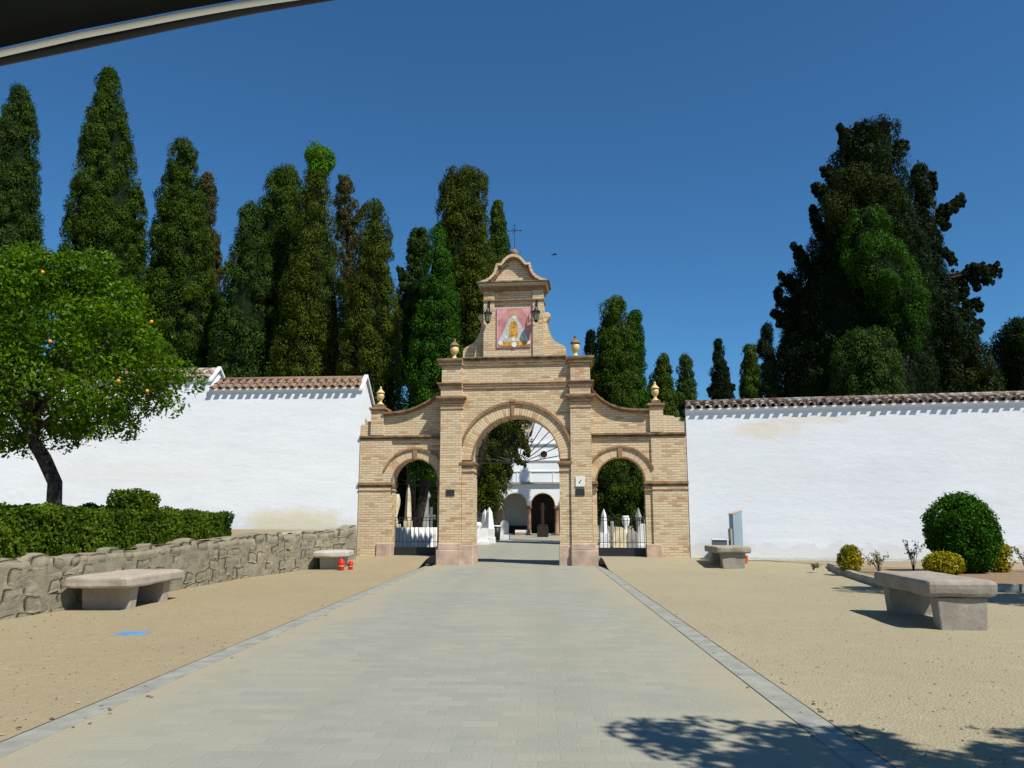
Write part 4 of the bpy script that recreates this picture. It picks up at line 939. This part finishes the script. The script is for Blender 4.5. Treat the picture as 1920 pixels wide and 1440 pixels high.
tree('cypress', [(321, 852, 895), (332, 838, 908), (355, 828, 914), (400, 820, 914), (440, 816, 914), (480, 815, 925), (520, 822, 940), (580, 830, 950), (680, 835, 958), (760, 840, 950)], 38, 'olive', 'broad olive green cypress with a rounded top behind the gable', group=G1, cr=.42, tpx=852)
tree('cypress', [(378, 930, 938), (400, 922, 942), (430, 918, 950), (460, 915, 955), (500, 905, 960), (560, 900, 965), (700, 900, 968)], 44, 'cyp', 'small pointed cypress tip next to the iron cross', group=G1, cr=.32, tpx=866)
tree('cypress', [(557, 1140, 1164), (575, 1129, 1172), (600, 1125, 1181), (640, 1118, 1188), (680, 1106, 1192), (730, 1104, 1198), (800, 1104, 1204), (880, 1100, 1212), (950, 1105, 1215), (985, 1120, 1210)], 42, 'cyp', 'wide green cypress just right of the gateway top', group=G1, cr=.42, tpx=1158)
tree('cypress', [(585, 1182, 1197), (600, 1178, 1203), (640, 1175, 1207), (700, 1172, 1211), (780, 1170, 1216), (860, 1172, 1216)], 44, 'bright', 'smooth lighter cypress touching the wide one right of the gateway', group=G1, cr=.3)
tree('cypress', [(620, 1103, 1112), (645, 1100, 1116), (700, 1096, 1120), (760, 1096, 1120)], 48, 'darkc', 'tiny cypress tip between the right urn and the wide cypress', group=G1, cr=.3)
tree('cypress', [(664, 1239, 1248), (690, 1230, 1256), (720, 1218, 1264), (750, 1214, 1268), (800, 1210, 1272)], 48, 'cyp', 'small conical cypress behind the right end urn', group=G1, cr=.34)
tree('cypress', [(666, 1278, 1293), (690, 1273, 1296), (720, 1270, 1302), (745, 1266, 1308), (800, 1262, 1310)], 58, 'blu', 'small blunt greyish cypress right of the conical one', group=G1, cr=.36)
tree('cypress', [(637, 1342, 1353), (660, 1337, 1357), (690, 1335, 1362), (715, 1333, 1368), (745, 1330, 1376)], 60, 'darkc', 'thin dark ragged cypress standing alone against the sky', group=G1, cr=.34, arms=[([(1345, 745), (1328, 728)], 8, 4), ([(1350, 745), (1376, 722)], 9, 4), ([(1350, 700), (1366, 690)], 6, 3)])
tree('cypress', [(648, 1398, 1414), (665, 1394, 1420), (700, 1390, 1425), (750, 1386, 1430)], 52, 'cyp', 'small neat rounded cypress between the ragged one and the huge dark trees', group=G1, cr=.34)
tree('cypress', [(607, 1436, 1446), (630, 1424, 1450), (650, 1420, 1448), (680, 1430, 1456), (720, 1428, 1462), (750, 1424, 1466)], 45, 'darkc', 'dark irregular small conifer at the left foot of the huge dark tree', group=G1, cr=.34)
G2 = 'big dark conifers on the right'
tree('conifer', [(234, 1622, 1648), (252, 1582, 1682), (280, 1570, 1686), (320, 1558, 1686), (360, 1546, 1695), (400, 1538, 1710), (450, 1528, 1720), (490, 1512, 1730), (540, 1490, 1740), (600, 1474, 1740), (680, 1456, 1740), (760, 1450, 1740)], 34, 'darkc', 'huge dark conifer rising highest on the right', cat='conifer', group=G2, cr=.42, k=100, rag=.2, trad=.4,
     arms=[([(1600, 300), (1585, 262), (1575, 236)], 20, 9), ([(1610, 290), (1606, 250), (1612, 234)], 18, 9), ([(1645, 290), (1655, 255), (1662, 232)], 20, 10), ([(1655, 300), (1680, 275), (1695, 270)], 18, 8), ([(1580, 340), (1555, 318), (1540, 312)], 16, 7), ([(1570, 380), (1540, 355), (1524, 345)], 16, 7), ([(1540, 440), (1522, 385)], 14, 7),
      ([(1530, 520), (1505, 480), (1488, 460)], 18, 8), ([(1520, 560), (1485, 530), (1462, 512)], 18, 8), ([(1500, 620), (1470, 590), (1450, 585)], 16, 8), ([(1500, 580), (1468, 560), (1455, 545)], 14, 8)], extra=('darko', [(1600, 345, 36, 1), (1650, 380, 45, 1), (1570, 400, 35, 1), (1665, 440, 30, .8)], 1.6, 'olive brown foliage near the top'))
tree('conifer', [(300, 1714, 1728), (330, 1704, 1738), (370, 1700, 1750), (430, 1700, 1755), (490, 1705, 1765), (560, 1710, 1790), (620, 1720, 1830), (690, 1720, 1855), (760, 1720, 1875)], 35.5, 'darkc', 'dark ragged conifer with long side branches reaching right', cat='conifer', group=G2, cr=.38, k=100, rag=.22, trad=.3,
     arms=[([(1735, 430), (1765, 395), (1785, 380), (1806, 368)], 20, 6), ([(1725, 380), (1745, 350), (1750, 322)], 16, 7), ([(1765, 400), (1775, 425)], 12, 6), ([(1745, 470), (1775, 470), (1792, 492)], 14, 6), ([(1765, 560), (1800, 515), (1830, 500), (1852, 506), (1874, 496)], 22, 8), ([(1850, 505), (1846, 528)], 10, 5), ([(1825, 505), (1832, 540)], 12, 6),
      ([(1790, 600), (1815, 565), (1840, 572)], 18, 8), ([(1790, 560), (1812, 540)], 16, 8), ([(1800, 640), (1825, 610), (1838, 600)], 20, 10), ([(1715, 330), (1722, 305)], 12, 7)],
     extra=('darko', [(1812, 650, 24, .6), (1838, 690, 26, .6), (1850, 735, 28, .6), (1800, 700, 30, .5), (1780, 740, 26, .5)], 1.0, 'brownish lower foliage'))
tree('bright_conifer', [(390, 1612, 1640), (410, 1592, 1660), (450, 1580, 1672), (490, 1578, 1700), (530, 1592, 1722), (570, 1620, 1735), (610, 1650, 1735), (650, 1670, 1725)], 31.5, 'bright', 'bright green leafy tree in front of the huge dark conifer', cat='tree', group=G2, cr=.36, k=100, tpx=1620, dens=.9, trad=.2, rag=.25)
tree('bushy_conifer', [(618, 1598, 1640), (640, 1578, 1672), (670, 1566, 1686), (710, 1562, 1692), (760, 1562, 1694)], 30.5, 'blu', 'round green bushy conifer low over the right wall', cat='conifer', group=G2, cr=.34)
tree('broad_tree', [(598, 1905, 1960), (625, 1878, 1990), (660, 1866, 2010), (700, 1870, 2010), (760, 1868, 2010)], 40, 'darkc', 'dark broad tree cut by the right picture edge', group=None, cr=.42)
# tree seen through the great arch, and the one shading the church
tree('cypress', [(690, 900, 955), (740, 888, 1000), (790, 884, 994), (830, 884, 978), (870, 884, 962), (920, 886, 948), (950, 888, 942), (968, 894, 936)], 57, 'olive', 'olive cypress seen through the great arch on the left', group=G1, cr=.5, rag=.2, arms=[([(965, 800), (985, 830), (992, 850)], 8, 4), ([(960, 830), (972, 862), (985, 870)], 8, 3), ([(950, 860), (958, 885)], 8, 4)], tpx=905, trad=.3)
tree('broad_tree', [(838, 735, 815), (860, 720, 830), (900, 715, 838), (950, 715, 838), (995, 722, 835)], 52, 'darkc', 'dark leafy tree filling the left side arch behind the graves', cr=.5)
tree('cypress', [(705, 1064, 1070), (760, 1060, 1074), (830, 1057, 1077), (920, 1054, 1080), (990, 1056, 1078)], 65.2, 'cyp', 'narrow cypress by the church, hidden behind the right pier of the gateway', group=G1, cr=.4, k=60)
# ------------------------------------------------------------------ church beyond
ch = empty('white_church', (0, 69, 0), R(-1.5), 'white cemetery church with arcade and curved gable seen through the great arch', 'church')
def cp(b, name, m, bev=0, sm=False): return b.build(name, m, ch, bev=bev, sm=sm)
cols = [-5.4, -3.0, -.60, 1.78, 4.2]; pts = [(-6.6, 2.45), (-5.6, 2.45)]
for i in range(4):
    c = (cols[i]+cols[i+1])/2; r_ = (cols[i+1]-cols[i])/2-.18; pts += arc(c, 2.5, r_, 180, 0, 18)
    if i < 3: pts += [(cols[i+1]-.16, 2.45), (cols[i+1]+.16, 2.45)]
pts += [(4.4, 2.45), (5.6, 2.45), (5.6, 7.7), (3.4, 7.7), (3.3, 8.4), (2.9, 9.2), (2.2, 9.9), (1.2, 10.3), (.2, 9.9), (-.1, 9.3), (-.35, 8.4), (-.9, 7.9), (-1.2, 7.7), (-6.6, 7.7)]
b = MB(); b.prism(pts, 0, .5); cp(b, 'facade', M['church'])
for c in cols:
    b = MB(); b.lathe([(.24, 0), (.24, .12), (.19, .2), (.17, 1.2), (.155, 2.15), (.2, 2.22)], c, .25, 0, 14); o = cp(b, 'column', M['brownst'], sm=True)
    b = MB(); b.box(c-.24, c+.24, .0, .5, 2.22, 2.44); b.build('capital', M['moldd'], o, bev=.03)
for i in range(4):
    c = (cols[i]+cols[i+1])/2; r_ = (cols[i+1]-cols[i])/2-.18; b = MB(); b.band(arc(c, 2.5, r_, 180, 0, 18), arc(c, 2.5, r_+.09, 180, 0, 18), -.04, -.001); cp(b, 'arch_moulding', M['cream'])
for z0, z1, p in ((4.26, 4.44, .22), (5.33, 5.40, .08), (6.28, 6.34, .06), (7.68, 7.84, .15)):
    b = MB(); b.box(-6.7, 5.7, -p, -.001, z0, z1); cp(b, 'moulding', M['church'] if z0 > 5 else M['grey'], .01)
for x in (-1.6, -.5, 1.5, 2.4):
    b = MB(); b.box(x-.05, x+.05, -.04, -.002, 4.45, 5.32); cp(b, 'panel_strip', M['church'])
b = MB(); b.lathe([(.30, 0), (.30, .05), (.36, .05), (.36, 0)], n=20); b.v = [(x+.70, -z-.002, y+6.82) for x, y, z in b.v]; cp(b, 'window_surround', M['church'])
b = MB(); b.lathe([(.0, 0), (.30, 0), (.30, .03), (0, .03)], n=20); b.v = [(x+.70, -z-.002, y+6.82) for x, y, z in b.v]; cp(b, 'round_window', M['wood'])
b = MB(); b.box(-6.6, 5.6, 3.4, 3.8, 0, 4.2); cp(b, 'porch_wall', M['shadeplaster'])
b = MB(); b.box(-.5, 1.75, 3.2, 3.39, .1, 3.5); cp(b, 'door', M['wood'])
b = MB(); b.box(-6.6, 5.6, .5, 3.8, 4.0, 4.2); cp(b, 'porch_ceiling', M['wood'])
b = MB(); b.box(-6.6, 5.6, .51, 3.39, -.02, .1); cp(b, 'porch_floor', M['conc'])
b = MB(); b.box(-2.9, -.8, 3.1, 3.39, .1, .75); cp(b, 'wall_dado', M['wood'])
b = MB(); b.prism([(-6.8, 7.86), (-.9, 7.86), (-.3, 8.7), (.1, 9.6), (-2.6, 9.6), (-6.8, 8.2)], .6, 7); cp(b, 'side_roof', M['cream'])
b = MB(); tiled_roof(b, -6.6, -.3, -.1, 7.86, 1.4, 9.6, .3, .12); cp(b, 'roof', M['tileG'])
# bench in the porch, monument in front, graves
e = empty('porch_bench', tuple(at(977, 1001, 68.2)*np.array([1, 1, 0])), 0, 'low white topped brick bench in the church porch left of the column', 'bench')
b = MB(); b.box(-.5, .5, -.2, .2, .2, .42); b.build('seat', M['marble'], e, bev=.02); b = MB(); b.box(-.5, .5, -.18, .18, 0, .2); b.build('base', M['brownst'], e)
e = empty('monument_cross', (.50, 61, 0), 0, 'dark stone cross on a block in front of the church door', 'monument')
b = MB(); b.box(-.42, .42, -.4, .4, 0, .75); b.box(-.36, .36, -.34, .34, .75, .9); b.build('pedestal', M['wood'], e, bev=.03)
b = MB(); b.box(-.11, .11, -.1, .1, .9, 2.5); b.box(-.2, .2, -.09, .09, 2.1, 2.2); b.build('cross', M['wood'], e, bev=.02)
def grave(kind, px, base, Y, h, w, m, label, cat):
    p = at(px, base, Y); e = empty('grave_'+kind, (p[0], Y, -.01), R(random.uniform(-8, 8)), label, cat, 'grave monuments in the cemetery'); b = MB()
    if kind == 'obelisk':
        b.box(-w*.6, w*.6, -w*.6, w*.6, 0, h*.18); b.build('base', m, e, bev=.02); b = MB(); b.box(-w*.5, w*.5, -w*.5, w*.5, h*.18, h*.42); b.build('block', m, e, bev=.01)
        b = MB(); b.lathe([(w*.5, h*.42), (w*.30, h*.86), (.01, h)], n=4); b.build('shaft', m, e)
    elif kind == 'slab':
        b.box(-w*.55, w*.55, -.35, .35, 0, h*.25); b.build('base', m, e, bev=.02); b = MB()
        b.prism([(-w*.45, h*.25), (w*.45, h*.25), (w*.45, h*.75)]+arc(0, h*.75, w*.45, 0, 180, 12)[1:], -.06, .06); b.build('headstone', m, e, bev=.01)
    elif kind == 'cross':
        b.box(-w*.5, w*.5, -w*.4, w*.4, 0, h*.3); b.build('base', m, e, bev=.02); b = MB()
        b.box(-w*.12, w*.12, -.06, .06, h*.3, h); b.box(-w*.42, w*.42, -.055, .055, h*.68, h*.80); b.build('cross', m, e, bev=.01)
    elif kind == 'column':
        b.lathe([(w*.6, 0), (w*.6, h*.08), (w*.5, h*.1), (w*.42, h*.9), (w*.55, h*.93), (w*.55, h*.96)], n=16); b.build('shaft', m, e, sm=True)
        b = MB(); b.lathe([(w*.55, h*.96), (w*.3, h*1.08), (.02, h*1.22)], n=4); b.build('top', m, e)
    elif kind == 'vase':
        b.box(-w*.5, w*.5, -w*.5, w*.5, 0, h*.45); b.build('pedestal', m, e, bev=.02); b = MB()
        b.lathe([(w*.2, h*.45), (w*.25, h*.5), (w*.12, h*.58), (w*.4, h*.8), (w*.42, h*.9), (w*.3, h)], n=14); b.build('vase', m, e, sm=True)
    return e
W_, C_, G_ = M['marble'], M['cream'], M['grey']
for a in [
 ('vase', 895, 1020, 43, 1.15, .55, W_, 'white stone vase on a block at the left edge of the great arch', 'grave vase'),
 ('obelisk', 909, 1018, 45, 1.85, .5, W_, 'left of two pointed white markers inside the great arch', 'grave marker'),
 ('obelisk', 917, 1016, 44, 1.95, .55, W_, 'right of two pointed white markers inside the great arch', 'grave marker'),
 ('slab', 905, 1022, 42, .75, .6, W_, 'low white headstone before the two pointed markers', 'headstone'),
 ('obelisk', 939, 1009, 54, 2.2, .55, M['brownst'], 'brown obelisk inside the great arch beside the dark bin', 'obelisk'),
 ('slab', 946, 1009, 53, 1.3, .6, W_, 'white headstone to the right of the brown obelisk', 'headstone'),
 ('column', 795, 1015, 33, 2.35, .42, G_, 'tall grey stone column seen through the left side arch', 'stone column'),
 ('vase', 741, 1012, 36, 2.4, .45, C_, 'cream vase on a tall pedestal at the left in the left side arch', 'grave vase'),
 ('obelisk', 764, 1012, 38, 2.9, .36, C_, 'slim cream obelisk between the trunks in the left side arch', 'obelisk'),
 ('cross', 808, 1010, 40, 1.9, .5, W_, 'small white cross right of the grey column in the left side arch', 'stone cross'),
 ('obelisk', 1133, 1012, 34, 1.72, .34, W_, 'white pointed marker at the left in the right side arch', 'grave marker'),
 ('cross', 1148, 1012, 37, 1.2, .6, G_, 'grey cross beside the white pointed marker in the right side arch', 'stone cross'),
 ('slab', 1162, 1012, 33, .95, .6, C_, 'cream headstone in the middle of the right side arch', 'headstone'),
 ('vase', 1174, 1012, 37, 1.45, .45, W_, 'white urn like vase behind the cream headstone', 'grave vase'),
 ('slab', 1186, 1012, 31, .85, .5, G_, 'grey headstone beside the cream one in the right side arch', 'headstone'),
 ('column', 1198, 1012, 34, 1.45, .26, G_, 'slim grey column at the right in the right side arch', 'stone column'),
 ('slab', 1206, 1012, 32, 1.25, .4, W_, 'white headstone at the right jamb of the right side arch', 'headstone')]:
    grave(*a)
e = empty('litter_bin', (at(931, 1012, 50)[0], 50, -.004), 0, 'dark bin in front of the brown obelisk inside the great arch', 'bin')
b = MB(); b.lathe([(.2, 0), (.27, .85)], n=14); b.build('body', M['blackm'], e, sm=True); b = MB(); b.lathe([(.3, .85), (.3, .9), (.22, .93)], n=14); b.build('rim', M['whiteP'], e, sm=True)
e = empty('corrugated_sheet', (float(at(772, 992, 27.8)[0]), 27.8, 0), GA, 'white corrugated sheet standing behind the left iron gate', 'metal sheet')
b = MB(); n = 60; vs = []; fs = []
for i in range(n+1):
    x = -1.1+2.2*i/n; y = .035*math.sin(i*PI/2.5)
    vs += [(x, y, 0), (x, y, 1.0), (x, y+.012, 0), (x, y+.012, 1.0)]
for i in range(n): a = 4*i; fs += [(a, a+4, a+5, a+1), (a+2, a+3, a+7, a+6), (a+1, a+5, a+7, a+3)]
b.add(vs, fs).build('sheet', M['marble'], e, sm=True)
b = MB(); b.box(-1.13, -1.105, -.05, .05, 0, 1.05); b.box(1.105, 1.13, -.05, .05, 0, 1.05); b.build('posts', M['grey'], e)
# bird
bp = at(1040, 477, 34); e = empty('bird', tuple(bp), R(20), 'small dark bird flying in the sky right of the gable', 'bird')
b = MB(); prof = [(-.11, .004), (-.09, .018), (-.03, .03), (.03, .028), (.07, .018), (.09, .02), (.11, .008), (.125, .002)]
b.tube([(x, 0, 0) for x, r in prof], [r for x, r in prof], 10)
for s in (-1, 1):
    b.add([(.04, s*.015, .012), (-.03, s*.015, .012), (-.03, s*.09, .03), (.03, s*.09, .034), (-.07, s*.2, -.005), (-.045, s*.2, -.002), (.04, s*.015, .004), (-.03, s*.015, .004), (-.03, s*.09, .022), (.03, s*.09, .026), (-.07, s*.2, -.009), (-.045, s*.2, -.006)],
          [(0, 1, 2, 3), (3, 2, 4, 5), (6, 9, 8, 7), (9, 11, 10, 8), (0, 3, 9, 6), (3, 5, 11, 9), (1, 7, 8, 2), (2, 8, 10, 4)])
b.add([(-.09, -.01, 0), (-.09, .01, 0), (-.17, .03, 0), (-.17, -.03, 0), (-.09, -.01, .006), (-.09, .01, .006), (-.17, .03, .006), (-.17, -.03, .006)], [(0, 1, 2, 3), (7, 6, 5, 4), (0, 4, 5, 1), (2, 6, 7, 3)])
b.build('body', M['bird'], e)
# ------------------------------------------------------------------ roof edge of the car the photograph is taken from
cf = empty('car_roof_frame', (-.3, .5, 1.6), 0, 'black car roof edge with a pale trim strip above the upper left corner', 'car frame')
co = np.array([-.3, .5, 1.6])
def rail(pxs, Yd, r, name, m, n=12):
    b = MB(); b.tube([tuple(at(x, y, Yd)-co) for x, y in pxs], r, n); return b.build(name, m, cf, sm=True)
seal = [(-260, 190), (-120, 151), (0, 118-3), (150, 84), (328, 46), (480, 16), (627, -9), (800, -34)]
rail([(x, y-2) for x, y in seal], .60, .0046, 'rubber_seal', M['blackm'])
trim = [(-260, 175), (-120, 134), (0, 100), (150, 66), (328, 31), (440, 11), (510, 0), (650, -20), (800, -42)]
rail(trim, .585, .0028, 'trim_strip', plain('pale_trim', (.85, .88, .85), .5, .3, var=.03))
b = MB(); vs = []; fs = []; lay = [(0, .592), (-24, .59), (-60, .57), (-140, .55), (-330, .42), (-700, .28)]
for x, y in [(-300, 165), (-120, 122), (0, 90), (150, 56), (328, 21), (440, 1), (600, -26), (800, -55)]:
    for dy, Yd in lay: vs.append(tuple(at(x, y+dy, Yd)-co))
    for dy, Yd in lay: vs.append(tuple(at(x, y+dy, Yd)-co+np.array([0, .012, .014])))
m_ = len(lay)
for j in range(7):
    for i in range(m_-1): a = j*2*m_+i; fs += [(a, a+1, a+2*m_+1, a+2*m_), (a+m_, a+3*m_, a+3*m_+1, a+m_+1)]
    a = j*2*m_; fs += [(a, a+2*m_, a+3*m_, a+m_), (a+m_-1, a+2*m_-1, a+4*m_-1, a+3*m_-1)]
b.add(vs, fs).build('roof_lining', plain('dark_lining', (.02, .023, .022), .9, .1, var=.2), cf, sm=True)
# ------------------------------------------------------------------ light, sky, camera
EL, AZ = 53.0, 45.0      # sun: behind the camera, to the right
sx, sy, sz = math.sin(R(AZ))*math.cos(R(EL)), -math.cos(R(AZ))*math.cos(R(EL)), math.sin(R(EL))
sun = bpy.data.lights.new('sun', 'SUN'); sun.energy = 5.0; sun.angle = R(.53); sun.color = (1, .955, .87)
so = bpy.data.objects.new('sun', sun); col.objects.link(so); so.rotation_euler = Vector((sx, sy, sz)).to_track_quat('Z', 'Y').to_euler(); so.location = (20, -20, 40)
w = bpy.data.worlds.new('World'); sc.world = w; w.use_nodes = True; nt = w.node_tree
sky = nt.nodes.new('ShaderNodeTexSky'); sky.sky_type = 'NISHITA'; sky.sun_disc = False; sky.sun_elevation = R(EL)
sky.sun_rotation = math.atan2(sx, sy); sky.altitude = 300; sky.air_density = 1.0; sky.dust_density = .1; sky.ozone_density = 2.0
tn = nt.nodes.new('ShaderNodeMix'); tn.data_type = 'RGBA'; tn.blend_type = 'MULTIPLY'; tn.inputs[0].default_value = 1.0
nt.links.new(sky.outputs[0], tn.inputs[6]); tn.inputs[7].default_value = (.36, .74, 1.0, 1)
nt.links.new(tn.outputs[2], nt.nodes['Background'].inputs[0]); nt.nodes['Background'].inputs[1].default_value = .088
cam = bpy.data.cameras.new('camera'); cam.sensor_width = 36; cam.lens = 36*F/1920; cam.clip_start = .02; cam.clip_end = 3000
c = bpy.data.objects.new('camera', cam); col.objects.link(c); c.location = (0, 0, H0)
from mathutils import Matrix
c.rotation_euler = Matrix((RT, UP, -FW)).transposed().to_euler()
sc.camera = c
sc.render.resolution_x = 1024; sc.render.resolution_y = 768
vs_ = sc.view_settings; vs_.view_transform = 'Standard'; vs_.look = 'None'; vs_.gamma = 1; vs_.exposure = .3; vs_.use_curve_mapping = False
